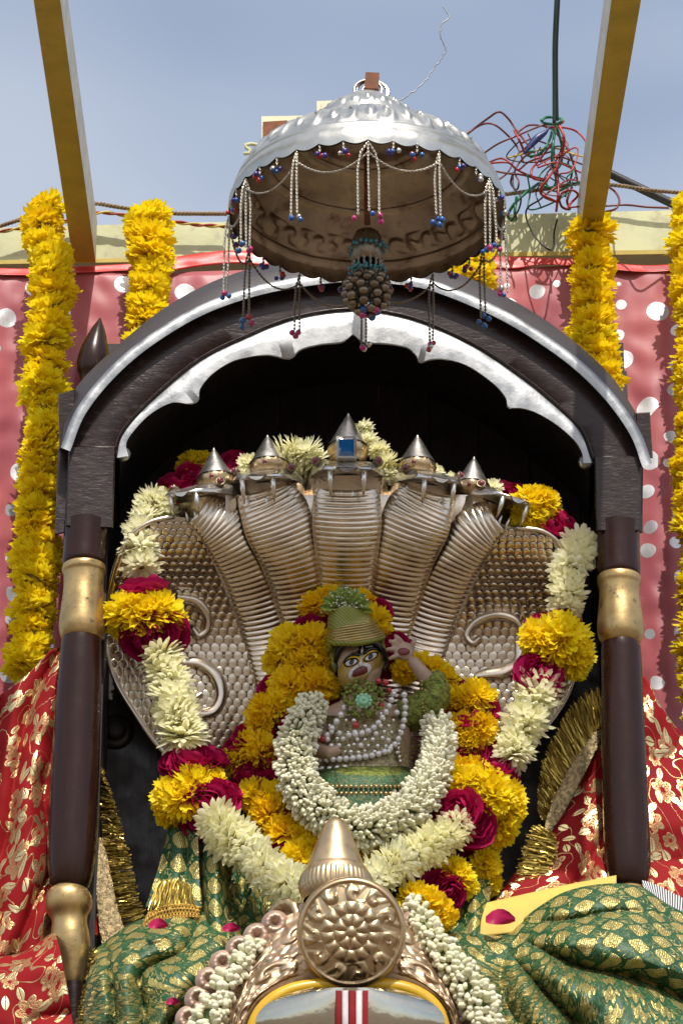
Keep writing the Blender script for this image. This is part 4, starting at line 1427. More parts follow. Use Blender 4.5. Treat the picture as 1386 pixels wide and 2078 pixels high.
def quat_to(dirv, spin):
    return Vector((0, 0, 1)).rotation_difference(Vector(dirv).normalized()) @ Quaternion((0, 0, 1), spin)


def place(lst, name, parent, px, py, d, rpx, axis, tilt=0.35, scale_j=0.12):
    p = P(px, py, d)
    ax = Vector(axis).normalized()
    ax = (ax + Vector((frnd.uniform(-tilt, tilt), frnd.uniform(-tilt, tilt), frnd.uniform(-tilt, tilt)))).normalized()
    r_ = rpx * S(px, py, d) * frnd.uniform(1 - scale_j, 1 + scale_j)
    return inst(name, frnd.choice(lst), parent, p, quat_to(ax, frnd.uniform(0, 6.28)), r_)


def run(parent, lst, name, pts, rpx, step, tilt=0.4, jit=4, face=0.0):
    """blossoms strung along a traced path (px, py, d)"""
    n = max(2, int(plen(pts) / step) + 1)
    q = crs(pts, n)
    for i, (x, y, d) in enumerate(q):
        a, c = q[max(i - 1, 0)], q[min(i + 1, n - 1)]
        t = (P(*c) - P(*a))
        t = t.normalized() if t.length > 1e-6 else Vector((0, 0, -1))
        if frnd.random() < .5:
            t = -t
        t = t + Vector((0, -face, 0.2 * face))
        place(lst, name, parent, x + frnd.uniform(-jit, jit), y + frnd.uniform(-jit, jit) * .5, d, rpx, t, tilt)


def core(parent, pts, rpx, mat='string', name='string'):
    n = max(8, int(plen(pts) / 18))
    q = crs(pts, n)
    mb = MB(); mb.tube([P(*k) for k in q], rpx * PX, 10); mb.build(name, M[mat], parent)


# four marigold strings hanging from the cross beam
def mari_string(label, pts, rpx, step=34, grp='marigold strings hanging from the beam'):
    t = thing('marigold_garland', label, 'garland', P(*pts[-1]), grp)
    core(t, pts, rpx * 0.42)
    run(t, MG, 'marigold', pts, rpx, step, 0.55, 6)
    return t


mari_string('long yellow marigold string hanging left of the niche beside the finial', [(94, 424, .30), (92, 480, .27), (103, 560, .24), (102, 640, .23), (96, 720, .22), (92, 800, .21), (90, 880, .20), (84, 960, .20), (76, 1040, .19), (72, 1120, .18), (70, 1200, .17), (66, 1280, .165), (55, 1345, .16)], 51)
mari_string('short yellow marigold string dropping behind the left shoulder of the arch', [(304, 452, .32), (308, 500, .30), (306, 560, .29), (298, 620, .28), (292, 680, .27), (290, 760, .26)], 49)
mari_string('yellow marigold string hanging directly below the right overhead bar', [(1196, 470, .32), (1200, 530, .30), (1204, 590, .29), (1198, 650, .28), (1204, 700, .275), (1218, 750, .27), (1215, 800, .26)], 52)
mari_string('yellow marigold string at the far right edge of the dotted curtain', [(1402, 424, .30), (1404, 480, .28), (1406, 600, .26), (1412, 700, .25), (1416, 800, .24), (1404, 900, .24), (1412, 1000, .23), (1420, 1100, .22), (1424, 1220, .21), (1420, 1320, .20), (1428, 1450, .19)], 50)
mari_string('short yellow marigold string behind the umbrella above the arch', [(965, 470, .32), (962, 520, .30), (958, 570, .29), (955, 640, .28)], 46)

# main garland of cream chrysanthemums, roses and marigolds
og = thing('mixed_flower_garland', 'thick garland of cream chrysanthemums, magenta roses and yellow marigolds round the serpent hood', 'garland', P(690, 1830, -0.1))
CR = 46
# behind the heads
run(og, CH, 'chrysanthemum', [(575, 925, .06), (612, 912, .05), (640, 935, .06)], 40, 24)
run(og, CH, 'chrysanthemum', [(615, 955, .07), (650, 960, .07)], 32, 28)
run(og, CH, 'chrysanthemum', [(738, 872, .07), (752, 905, .06), (776, 922, .055), (788, 965, .06)], 29, 26)
place(CH, 'chrysanthemum', og, 507, 942, .075, 32, (0, -1, .4))
place(CH, 'chrysanthemum', og, 494, 965, .075, 28, (0, -1, .4))
place(CH, 'chrysanthemum', og, 884, 957, .075, 18, (0, -1, .4))
place(CH, 'chrysanthemum', og, 915, 968, .075, 14, (0, -1, .4))
place(CH, 'chrysanthemum', og, 1000, 990, .07, 24, (0, -1, .4))
for x, y, r_ in ((360, 975, 40), (385, 962, 36), (352, 1005, 34), (472, 940, 34), (480, 970, 30)):
    place(RO, 'rose', og, x, y, .10, r_, (frnd.uniform(-.4, .2), -.8, .4))
for x, y, r_ in ((392, 938, 30), (412, 930, 24), (372, 950, 20)):
    place(MG, 'marigold', og, x, y, .12, r_, (0, -.6, .6))
# left side
pl1 = [(316, 1020, .06), (292, 1062, .045), (284, 1110, .035), (284, 1150, .03)]
core(og, [(330, 1000, .08)] + pl1, 17); run(og, CH, 'chrysanthemum', pl1, CR, 28, .5)
place(CH, 'chrysanthemum', og, 306, 1025, .055, 44, (-.3, -.8, .5))
place(CH, 'chrysanthemum', og, 330, 1040, .06, 36, (.2, -.9, .3))


def rmr(seq):
    for kind, x, y, d, r_, ax in seq:
        place({'r': RO, 'm': MG, 'd': MD, 'c': CH}[kind], {'r': 'rose', 'm': 'marigold', 'd': 'marigold', 'c': 'chrysanthemum'}[kind], og, x, y, d, r_, ax, .22, .06)


rmr([('r', 294, 1186, .02, 50, (.1, -.45, .9)), ('r', 300, 1200, .03, 46, (.3, -.4, .8)),
     ('m', 268, 1238, .015, 56, (-.3, -.6, .6)), ('m', 322, 1236, .01, 58, (.3, -.7, .5)), ('m', 295, 1246, .0, 54, (0, -.8, .3)), ('m', 352, 1262, .02, 36, (.6, -.5, -.3)), ('m', 246, 1262, .03, 40, (-.6, -.5, -.3)),
     ('r', 292, 1300, .02, 50, (-.25, -.5, -.7)), ('r', 340, 1290, .015, 50, (.3, -.55, -.6)), ('r', 316, 1286, .0, 46, (0, -.8, -.4))])
pl2 = [(330, 1335, .02), (344, 1385, .015), (358, 1440, .01), (376, 1498, .005)]
core(og, pl2, 20); run(og, CH, 'chrysanthemum', pl2, 54, 25, .5)
rmr([('r', 362, 1540, .0, 44, (-.4, -.5, .6)), ('r', 400, 1532, -.01, 48, (.2, -.55, .7)), ('r', 385, 1548, -.015, 44, (0, -.8, .4)), ('r', 440, 1530, .01, 34, (.6, -.4, .5)),
     ('m', 350, 1610, .0, 50, (-.5, -.6, .2)), ('m', 398, 1588, -.015, 54, (.2, -.8, .4)), ('m', 340, 1650, .005, 36, (-.6, -.5, -.5)), ('m', 375, 1618, -.02, 52, (0, -.9, .1)), ('m', 430, 1578, -.0, 36, (.5, -.6, .5)),
     ('r', 402, 1660, -.015, 50, (-.3, -.6, -.4)), ('r', 440, 1618, -.03, 52, (.3, -.7, .1)), ('r', 420, 1640, -.03, 48, (0, -.8, -.3)), ('r', 470, 1600, -.01, 32, (.5, -.6, .4))])
pl3 = [(440, 1668, -.04), (490, 1718, -.06), (540, 1762, -.08), (600, 1805, -.10), (660, 1825, -.12)]
core(og, pl3, 22); run(og, CH, 'chrysanthemum', pl3, 56, 25, .5)
pl4 = [(700, 1820, -.12), (760, 1782, -.11), (820, 1745, -.09), (880, 1712, -.07), (925, 1678, -.05)]
core(og, pl4, 20); run(og, CH, 'chrysanthemum', pl4, 48, 25, .5)
rmr([('r', 925, 1640, -.05, 50, (-.2, -.8, .4)), ('r', 960, 1668, -.04, 52, (.3, -.8, -.2)), ('r', 905, 1628, -.03, 36, (-.5, -.5, .5)),
     ('m', 940, 1590, -.02, 44, (-.4, -.7, .4)), ('m', 985, 1590, -.02, 52, (.2, -.8, .5)), ('m', 1028, 1625, -.01, 52, (.6, -.7, .1)), ('m', 1020, 1670, .0, 48, (.6, -.6, -.4)), ('m', 1000, 1615, -.03, 48, (.1, -.9, .1)), ('m', 1005, 1690, .01, 40, (.3, -.6, -.6)),
     ('r', 1000, 1555, .0, 44, (0, -.6, .7)), ('r', 1030, 1570, .0, 40, (.5, -.6, .4))])
pr2 = [(1040, 1535, .0), (1060, 1480, .005), (1080, 1430, .01), (1096, 1392, .015)]
core(og, pr2, 20); run(og, CH, 'chrysanthemum', pr2, 52, 24, .5)
rmr([('r', 1078, 1352, .01, 46, (-.4, -.6, .3)), ('r', 1112, 1380, .01, 46, (.4, -.7, -.4)), ('r', 1095, 1362, -.005, 46, (0, -.9, 0)),
     ('m', 1090, 1290, .01, 48, (-.4, -.7, .3)), ('m', 1140, 1290, .0, 54, (.2, -.8, .3)), ('m', 1165, 1325, .01, 50, (.5, -.7, -.3)), ('m', 1120, 1310, .0, 48, (0, -.9, 0)), ('m', 1170, 1350, .02, 34, (.4, -.6, -.6)),
     ('r', 1120, 1252, .02, 40, (-.2, -.5, .8)), ('r', 1158, 1262, .02, 42, (.5, -.5, .6)), ('r', 1080, 1262, .03, 26, (-.5, -.5, .6))])
pr3 = [(1148, 1232, .02), (1150, 1185, .025), (1160, 1140, .03), (1172, 1105, .04)]
core(og, pr3, 18); run(og, CH, 'chrysanthemum', pr3, 46, 25, .5)
rmr([('r', 1128, 1065, .05, 40, (.3, -.8, .3)), ('r', 1150, 1060, .06, 36, (.6, -.5, .3)), ('r', 1118, 1095, .06, 30, (.2, -.8, -.2)),
     ('m', 1075, 1018, .05, 46, (-.1, -.8, .5)), ('m', 1104, 1018, .055, 40, (.4, -.7, .5)), ('m', 1075, 1048, .045, 40, (0, -.9, 0)), ('m', 1095, 1050, .055, 34, (.3, -.8, -.1)),
     ('r', 1032, 1000, .08, 30, (-.2, -.6, .6)), ('r', 1028, 985, .09, 26, (.2, -.5, .7))])
# tail under the right side
rmr([('m', 985, 1755, .02, 42, (.4, -.6, 0)), ('m', 988, 1790, .03, 32, (.3, -.6, -.4)), ('r', 958, 1745, .03, 34, (0, -.7, .2)),
     ('m', 925, 1775, -.03, 44, (.3, -.7, .3)), ('m', 945, 1800, -.02, 32, (.5, -.7, -.3)),
     ('r', 890, 1795, -.05, 40, (-.1, -.9, .2)), ('r', 915, 1815, -.045, 36, (.3, -.8, -.2)),
     ('d', 845, 1820, -.08, 46, (-.3, -.7, .4)), ('d', 880, 1850, -.08, 44, (.2, -.8, -.2)), ('d', 862, 1835, -.09, 40, (0, -.9, .1)), ('d', 905, 1862, -.06, 30, (.4, -.8, -.3))])

# inner garland: deep yellow marigolds with rose petals, close round the idol
ig = thing('inner_marigold_garland', 'deep yellow marigold and rose garland close around the idol', 'garland', P(700, 1720, 0.02))
og_save, og = og, ig
rmr([('d', 640, 1228, .07, 44, (-.3, -.7, .5)), ('d', 668, 1210, .08, 34, (0, -.6, .7)), ('d', 735, 1222, .07, 36, (.2, -.7, .6)), ('d', 762, 1262, .06, 44, (.5, -.7, .3)), ('d', 775, 1290, .06, 30, (.5, -.7, -.2)),
     ('r', 660, 1270, .06, 42, (-.2, -.8, .2)), ('r', 742, 1262, .09, 34, (.4, -.7, .2)), ('r', 800, 1305, .05, 42, (.3, -.8, .3)), ('r', 790, 1330, .05, 40, (.2, -.9, 0)),
     ('d', 590, 1305, .05, 50, (-.4, -.8, .4)), ('d', 632, 1308, .04, 50, (.1, -.9, .3)), ('d', 565, 1340, .06, 38, (-.6, -.7, .1)), ('d', 655, 1345, .04, 34, (.3, -.9, -.1)), ('d', 610, 1350, .04, 40, (0, -.9, -.2)),
     ('d', 588, 1392, .04, 46, (-.3, -.8, .3)), ('d', 640, 1392, .035, 42, (.3, -.8, 0)), ('r', 590, 1350, .055, 30, (0, -.8, -.5)), ('d', 668, 1395, .04, 26, (.4, -.8, -.3)),
     ('r', 662, 1405, .05, 26, (.2, -.8, 0)),
     ('d', 540, 1440, .04, 46, (-.3, -.8, .3)), ('d', 568, 1430, .035, 40, (.2, -.9, .2)), ('d', 530, 1470, .04, 34, (-.4, -.8, -.2)),
     ('r', 545, 1482, .04, 34, (.1, -.8, .2)), ('d', 512, 1510, .04, 44, (-.3, -.8, .3)), ('d', 535, 1525, .03, 40, (.2, -.9, 0)), ('d', 482, 1545, .05, 40, (-.5, -.7, .1)), ('r', 470, 1515, .05, 32, (-.4, -.6, .4)),
     ('r', 520, 1570, .03, 36, (0, -.8, -.2)), ('d', 520, 1615, .02, 42, (-.3, -.9, .2)), ('d', 562, 1625, .01, 44, (.2, -.9, 0)), ('r', 500, 1590, .04, 30, (-.3, -.8, .2)), ('d', 545, 1650, .0, 44, (0, -.9, .1)), ('r', 565, 1580, .03, 34, (.3, -.8, .2)),
     ('d', 580, 1690, -.02, 46, (-.1, -.9, .2)), ('d', 620, 1700, -.03, 46, (.2, -.9, .1)), ('d', 605, 1740, -.04, 40, (0, -.9, -.2)), ('d', 640, 1720, -.04, 40, (.3, -.9, 0)), ('r', 568, 1712, -.03, 22, (-.1, -.9, .1)), ('d', 690, 1735, -.04, 40, (.1, -.9, .2)), ('d', 740, 1722, -.04, 38, (.1, -.9, .2)),
     ('d', 850, 1350, .05, 36, (.2, -.8, .4)), ('d', 880, 1362, .05, 38, (.3, -.8, .3)), ('d', 905, 1378, .05, 34, (.4, -.8, .2)), ('d', 820, 1362, .05, 30, (0, -.9, .1)),
     ('r', 925, 1395, .05, 34, (.3, -.8, .3)), ('r', 890, 1400, .05, 32, (0, -.9, 0)), ('d', 925, 1418, .03, 36, (-.3, -.8, .3)), ('d', 968, 1412, .03, 42, (.4, -.8, .3)), ('d', 945, 1430, .03, 38, (.1, -.9, .1)),
     ('r', 945, 1452, .02, 42, (-.1, -.7, .6)), ('r', 975, 1455, .025, 34, (.4, -.7, .4)), ('d', 935, 1482, .02, 40, (-.3, -.8, .1)), ('d', 972, 1478, .02, 42, (.3, -.8, .1)), ('d', 950, 1505, .02, 36, (0, -.9, -.3)),
     ('r', 955, 1530, .02, 38, (-.1, -.8, .3)), ('r', 935, 1545, .02, 30, (-.3, -.8, 0)), ('d', 930, 1570, .01, 38, (-.4, -.8, 0)), ('d', 960, 1565, .01, 36, (.2, -.9, 0))])
rmr([('r', x, y, d + .034, r_ * 1.25, ax) for x, y, d, r_, ax in (
    (622, 1276, .02, 30, (-.2, -.9, .2)), (608, 1352, .005, 28, (.2, -.9, -.1)), (556, 1396, .01, 28, (-.3, -.9, .1)), (585, 1462, .0, 26, (.2, -.9, .2)), (500, 1488, .005, 26, (-.3, -.9, .2)),
    (556, 1540, -.01, 28, (.2, -.9, .1)), (500, 1566, .0, 28, (-.2, -.9, .1)), (545, 1598, -.015, 28, (.1, -.9, .2)), (590, 1652, -.035, 26, (.1, -.9, .2)), (545, 1690, -.035, 26, (-.1, -.9, .1)), (650, 1748, -.07, 28, (0, -.9, .2)),
    (905, 1440, .0, 26, (-.1, -.9, .2)), (985, 1440, -.005, 26, (.3, -.9, .2)), (930, 1516, -.01, 26, (-.1, -.9, .2)), (985, 1512, -.005, 26, (.3, -.9, .1)), (770, 1240, .03, 24, (.3, -.9, .3)))])
core(ig, [(640, 1235, .10), (600, 1320, .08), (570, 1420, .07), (525, 1520, .06), (530, 1610, .05), (590, 1690, .01), (690, 1745, -.01)], 24, 'rose_core')
core(ig, [(740, 1240, .10), (800, 1320, .08), (880, 1380, .08), (950, 1440, .06), (955, 1520, .05), (940, 1600, .03)], 22, 'rose_core')
og = og_save


# tuberose bud garlands
def bud_mesh():
    mb = MB()
    mb.lathe((0, 0, 0), [(0.0, -1.0), (0.30, -.95), (.50, -.3), (.62, .25), (.55, .7), (.3, .95), (0, 1.02)], 8, fn=lambda a, i, r, h: .04 * math.cos(3 * a))
    return fin(mb, 'tuberose_bud', M['bud'])


BUD = bud_mesh()


def bud_garland(label, pts, rg, n, seed, blen=13, bw=6.6, part_max=300, tail=0.6):
    t = thing('tuberose_garland', label, 'garland', P(*pts[len(pts) // 2][:3]))
    r = random.Random(seed)
    m = 120
    q = crs(pts, m)
    W = [P(*k[:3]) for k in q]
    core(t, [k[:3] for k in pts], rg * .45, 'stem', 'stem_core')
    items = []
    n = int(n * 1.35)
    for i in range(n):
        f = (i + r.random()) / n * (m - 1.001)
        j = int(f)
        c = W[j].lerp(W[j + 1], f - j)
        tg = (W[j + 1] - W[j]).normalized()
        # ring frame, biased to the half that faces the viewer
        a = r.gauss(0, 1.0)
        view = (CAM - c).normalized()
        v = (view - tg * view.dot(tg)).normalized()
        w = tg.cross(v)
        rd = v * math.cos(a) + w * math.sin(a)
        wid = q[j][3] if len(q[j]) > 3 else 1.0
        R_ = rg * PX * wid * r.uniform(.62, 1.0)
        dirv = (rd * 1.0 + tg * r.uniform(-.1, 1.3) * tail + Vector((r.uniform(-.3, .3), r.uniform(-.3, .3), r.uniform(-.3, .3)))).normalized()
        items.append((math.cos(a) * R_, c + rd * R_, dirv, r.uniform(.8, 1.15)))
    items.sort(key=lambda k: -k[0])
    rest = MB()
    bl, bwid = blen * PX, bw * PX / .62
    for k, (_, p, dv, sc) in enumerate(items):
        qd = quat_to(dv, r.uniform(0, 6))
        if k < part_max:
            inst('tuberose_bud', BUD, t, p, qd, (bwid * sc, bwid * sc, bl * sc))
        else:
            base = len(rest.v)
            for vv in BUD.vertices:
                rest.v.append(p + qd @ Vector((vv.co.x * bwid * sc, vv.co.y * bwid * sc, vv.co.z * bl * sc)))
            for pl in BUD.polygons:
                rest.f.append(tuple(base + x for x in pl.vertices)); rest.mi.append(0)
    if rest.v:
        rest.build('bud_filling', M['bud'], t, kind='stuff')
    return t


bud_garland('U shaped garland of white tuberose buds over the idol\'s chest', [(640, 1425, -.01, .75), (612, 1470, -.03, .95), (598, 1535, -.045, 1.0), (612, 1600, -.055, 1.05), (660, 1650, -.065, 1.1), (720, 1682, -.07, 1.1), (780, 1672, -.07, 1.1), (835, 1635, -.06, 1.05), (875, 1580, -.045, .95), (892, 1520, -.03, .8), (885, 1460, -.015, .7)], 38, 1500, 11, 9.8, 4.2)
bud_garland('short tuberose bud strip on the crown\'s left beside the copper halo', [(522, 1912, -.25, .5), (490, 1952, -.26, .8), (458, 2002, -.27, 1.0), (426, 2060, -.275, 1.15), (408, 2130, -.28, 1.2)], 23, 130, 12, 13, 6.8)
bud_garland('tuberose bud strip curving down the right of the gold crown', [(832, 1835, -.22, .5), (862, 1880, -.24, .7), (900, 1940, -.26, .85), (945, 2000, -.27, 1.0), (985, 2070, -.28, 1.0), (1005, 2130, -.28, 1.0)], 34, 280, 13, 12, 6.2)
# fallen petals
for i, (x, y, d, r_, lab) in enumerate(((1015, 1866, -.075, 30, 'single magenta rose petal fallen on the yellow cloth edge'), (322, 1878, -.12, 20, 'magenta rose petal fallen below the gold lace edge'), (470, 1885, -.10, 18, 'crumpled magenta petal lying in the green wrap folds'), (352, 2034, -.18, 14, 'small magenta petal beside the copper halo'))):
    mb = MB()
    rows = []
    for k in range(6):
        t = k / 5
        wv = math.sin(PI * (0.08 + .88 * t)) ** .7
        rows.append([P(x + (t - .5) * 2 * r_, y + u * r_ * .55 * wv - .2 * r_ * math.sin(PI * t), d - .004 * (1 - u * u) * math.sin(PI * t) - .007 * abs(u) ** 2 * math.sin(t * 4 + u) - .004 * math.sin(t * 5)) for u in (-1, -.5, 0, .5, 1)])
    mb.grid(rows)
    tag(mb.build('rose_petal', M['rose'], None), lab, 'petal')

# ------------------------------------------------------------------ five-headed serpent hood
hd = thing('serpent_hood', 'silvered five-headed serpent hood with ribbed necks rising behind the idol', 'serpent statue', P(705, 1700, 0.14))


def sst(x):
    x = min(1, max(0, x))
    return x * x * (3 - 2 * x)


def hood_d(px, py):
    return 0.022 + 0.125 * sst((py - 1010) / 300) - 0.00012 * max(0, abs(px - 705) - 230) + 0.03 * sst((py - 1450) / 250)


def hood_frame(px, py, off=0.0):
    p = P(px, py, hood_d(px, py) + off)
    a = P(px + 4, py, hood_d(px + 4, py) + off) - p
    c = P(px, py - 4, hood_d(px, py - 4) + off) - p
    n = c.cross(a)
    if n.y > 0:
        n = -n
    n.normalize()
    a.normalize()
    u = n.cross(a)
    if u.z < 0:
        u = -u
    return p, a, u, n


PANELS = [
    ([(395, 1052), (460, 1120), (495, 1220), (520, 1330), (560, 1440), (600, 1560), (640, 1640)],
     [(352, 1048), (300, 1062), (255, 1100), (226, 1180), (211, 1270), (230, 1370), (275, 1450), (330, 1525), (420, 1600), (540, 1660)]),
    ([(1012, 1062), (950, 1120), (900, 1220), (870, 1330), (840, 1440), (800, 1560), (760, 1640)],
     [(1046, 1072), (1100, 1078), (1138, 1110), (1168, 1190), (1180, 1280), (1165, 1380), (1130, 1450), (1070, 1520), (980, 1600), (860, 1660)])]
# one scale, unit size, tip up, domed
scm = MB()
ring = [(-.5, -.55, 0.0), (-.5, .05, .03), (-.42, .3, .05), (-.22, .47, .07), (0, .53, .08), (.22, .47, .07), (.42, .3, .05), (.5, .05, .03), (.5, -.55, 0.0)]
inr = [(x * .74, y * .74 + .01, z + .075) for x, y, z in ring]
low = [(x * 1.02, y, -.12) for x, y, z in ring]
scm.add([Vector(q) for q in ring + inr + low], [(k, k + 1, 9 + k + 1, 9 + k) for k in range(8)] + [tuple(range(9, 18))] + [(18 + k, 18 + k + 1, k + 1, k) for k in range(8)])
SCALE = scm.mesh('scale'); SCALE.materials.append(M['hood']); SCALE.polygons.foreach_set('use_smooth', [True] * len(SCALE.polygons))
cands = []
for inner, outer in PANELS:
    A, B = crs(inner, 60), crs(outer, 60)
    mb = MB()
    rows = []
    for p, q in zip(A, B):
        row = []
        for k in range(15):
            t = k / 14
            x, y = p[0] + (q[0] - p[0]) * t, p[1] + (q[1] - p[1]) * t
            row.append(P(x, y, hood_d(x, y) + 0.006 - (0.010 * sst((t - .93) / .07))))
        row.append(P(q[0], q[1], hood_d(*q) + 0.02))
        rows.append(row)
    mb.grid(rows)
    pn = mb.build('hood_panel', M['hood'], hd)
    # raised rim along the outer edge
    mb = MB(); mb.tube([P(x, y, hood_d(x, y) - .001) for x, y in B], 5.2 * PX, 8); mb.build('hood_rim', M['hood'], hd)
    poly = A + B[::-1]

    def inside(x, y):
        c = False
        j = len(poly) - 1
        for i in range(len(poly)):
            xi, yi = poly[i]; xj, yj = poly[j]
            if (yi > y) != (yj > y) and x < (xj - xi) * (y - yi) / (yj - yi) + xi:
                c = not c
            j = i
        return c
    y = 1068.0
    ri = 0
    while y < 1640:
        st = 15.5 + 3.0 * sst((y - 1060) / 250)
        x = 205 + (st / 2 if ri % 2 else 0)
        while x < 1190:
            if all(inside(x + ox, y + oy) for ox, oy in ((-8, 0), (8, 0), (0, -8), (0, 5))):
                # nearer the eye of the picture first: keep the visible ones as single parts
                vis = 0 if (400 < x < 560 and y > 1080) or (850 < x < 1080 and y > 1080) or (x < 300 and 1250 < y < 1450) else 1
                cands.append((vis, -y if y < 1500 else 0, x, y, st))
            x += st
        y += st * 0.86
        ri += 1
cands.sort()
rest = MB()
jr = random.Random(3)
for k, (vis, _, x, y, st) in enumerate(cands):
    p, a, u, n = hood_frame(x, y)
    th = rad(13)
    u2, n2 = u * math.cos(th) + n * math.sin(th), n * math.cos(th) - u * math.sin(th)
    rot = Matrix((a, u2, n2)).transposed()
    q = rot.to_quaternion() @ Quaternion((jr.uniform(-.05, .05), jr.uniform(-.05, .05), jr.uniform(-.06, .06)))
    s_ = st * 1.05 * PX * jr.uniform(.93, 1.08)
    p = p + a * jr.uniform(-.0007, .0007) + u * jr.uniform(-.0007, .0007)
    if k < 300:
        inst('scale', SCALE, hd, p, q, (s_, s_ * 1.12, s_ * .6))
    else:
        b0 = len(rest.v)
        for vv in SCALE.vertices:
            rest.v.append(p + q @ Vector((vv.co.x * s_, vv.co.y * s_ * 1.12, vv.co.z * s_ * .6)))
        for pl in SCALE.polygons:
            rest.f.append(tuple(b0 + i for i in pl.vertices)); rest.mi.append(0)
if rest.v:
    rest.build('scale_field', M['hood'], hd, kind='stuff')
# scrolls on the panels
for pts in ([(360, 1214, 10), (398, 1222, 11), (420, 1248, 11), (421, 1278, 10), (404, 1290, 9), (392, 1276, 7)],
            [(368, 1342, 10), (408, 1346, 12), (440, 1372, 13), (450, 1410, 13), (434, 1442, 12), (402, 1446, 10), (394, 1420, 8), (410, 1406, 6)],
            [(1064, 1282, 9), (1042, 1258, 10), (1005, 1250, 11), (968, 1262, 10), (947, 1288, 9), (958, 1304, 8), (974, 1294, 6)],
            [(1052, 1300, 10), (1052, 1340, 13), (1022, 1362, 14), (985, 1368, 12), (965, 1372, 8)]):
    q = crs(pts, 50)
    mb = MB()
    rows = []
    for i, (x, y, r_) in enumerate(q):
        a, c = q[max(i - 1, 0)], q[min(i + 1, 49)]
        dx, dy = c[0] - a[0], c[1] - a[1]
        L_ = math.hypot(dx, dy) + 1e-6
        nx, ny = -dy / L_, dx / L_
        rows.append([P(x + nx * r_ * math.cos(t), y + ny * r_ * math.cos(t), hood_d(x + nx * r_ * math.cos(t), y + ny * r_ * math.cos(t)) - .005 - .0095 * max(0, math.sin(t)) ** .9 + (.008 if math.sin(t) < 0.01 else 0)) for t in [PI * k / 10 for k in range(11)]])
    mb.grid(rows)
    mb.build('scroll', M['hood'], hd)


def neck(pts, pitch, order, name='neck'):
    """pts: (px, py, halfwidth); ribbed belly"""
    L_ = plen(pts)
    n = int(L_ / pitch * 8)
    q = crs(pts, n)
    mb = MB()
    rows = []
    s = 0
    for i, (x, y, w) in enumerate(q):
        a, c = q[max(i - 1, 0)], q[min(i + 1, n - 1)]
        dx, dy = c[0] - a[0], c[1] - a[1]
        l_ = math.hypot(dx, dy) + 1e-6
        if i:
            s += math.hypot(x - q[i - 1][0], y - q[i - 1][1])
        nx, ny = dy / l_, -dx / l_
        ph = (s / pitch) % 1.0
        rb = math.sin(PI * ph) ** 0.8
        row = []
        for k in range(17):
            u = -1 + k / 8
            sag = 5 * (1 - u * u)
            xx, yy = x - nx * w * u + dx / l_ * sag, y - ny * w * u + dy / l_ * sag
            prof_ = (1 - abs(u) ** 2.6)
            edge_ = 1 if abs(u) < 0.9 else 0.2
            row.append(P(xx, yy, hood_d(x, y) - order - 0.011 * prof_ - 0.0015 * rb * edge_ * (1 + .25 * nz3(xx * .05, yy * .05, 1)) + 0.0012 * nz3(xx * .03, yy * .03, 4) + (0.004 if abs(u) == 1 else 0)))
        rows.append(row)
    mb.grid(rows)
    return mb.build(name, M['hood'], hd)


mb = MB()
rows = []
for i in range(40):
    y = 1004 + 640 * i / 39
    xl = 430 + 160 * sst((y - 1004) / 560); xr = 980 - 160 * sst((y - 1004) / 560)
    rows.append([P(xl + (xr - xl) * k / 30, y, hood_d(705, y) + .004) for k in range(31)])
mb.grid(rows); mb.build('hood_back', M['hood'], hd)
neck([(402, 1032, 36), (452, 1066, 54), (492, 1128, 60), (520, 1210, 56), (542, 1300, 50), (560, 1400, 45), (585, 1560, 42)], 10.6, 0.000)
neck([(1008, 1048, 36), (962, 1076, 54), (918, 1138, 60), (888, 1220, 56), (864, 1310, 48), (846, 1400, 45), (820, 1560, 42)], 10.6, 0.000)
neck([(534, 990, 52), (540, 1008, 60), (565, 1060, 72), (592, 1140, 62), (612, 1230, 53), (628, 1330, 44), (640, 1480, 40)], 10.6, 0.004)
neck([(872, 994, 52), (866, 1012, 60), (842, 1060, 72), (816, 1140, 62), (798, 1230, 53), (782, 1330, 44), (770, 1480, 40)], 10.6, 0.004)
neck([(704, 990, 62), (704, 1012, 68), (704, 1070, 70), (703, 1150, 62), (702, 1240, 54), (702, 1340, 46), (702, 1500, 44)], 10.6, 0.008)


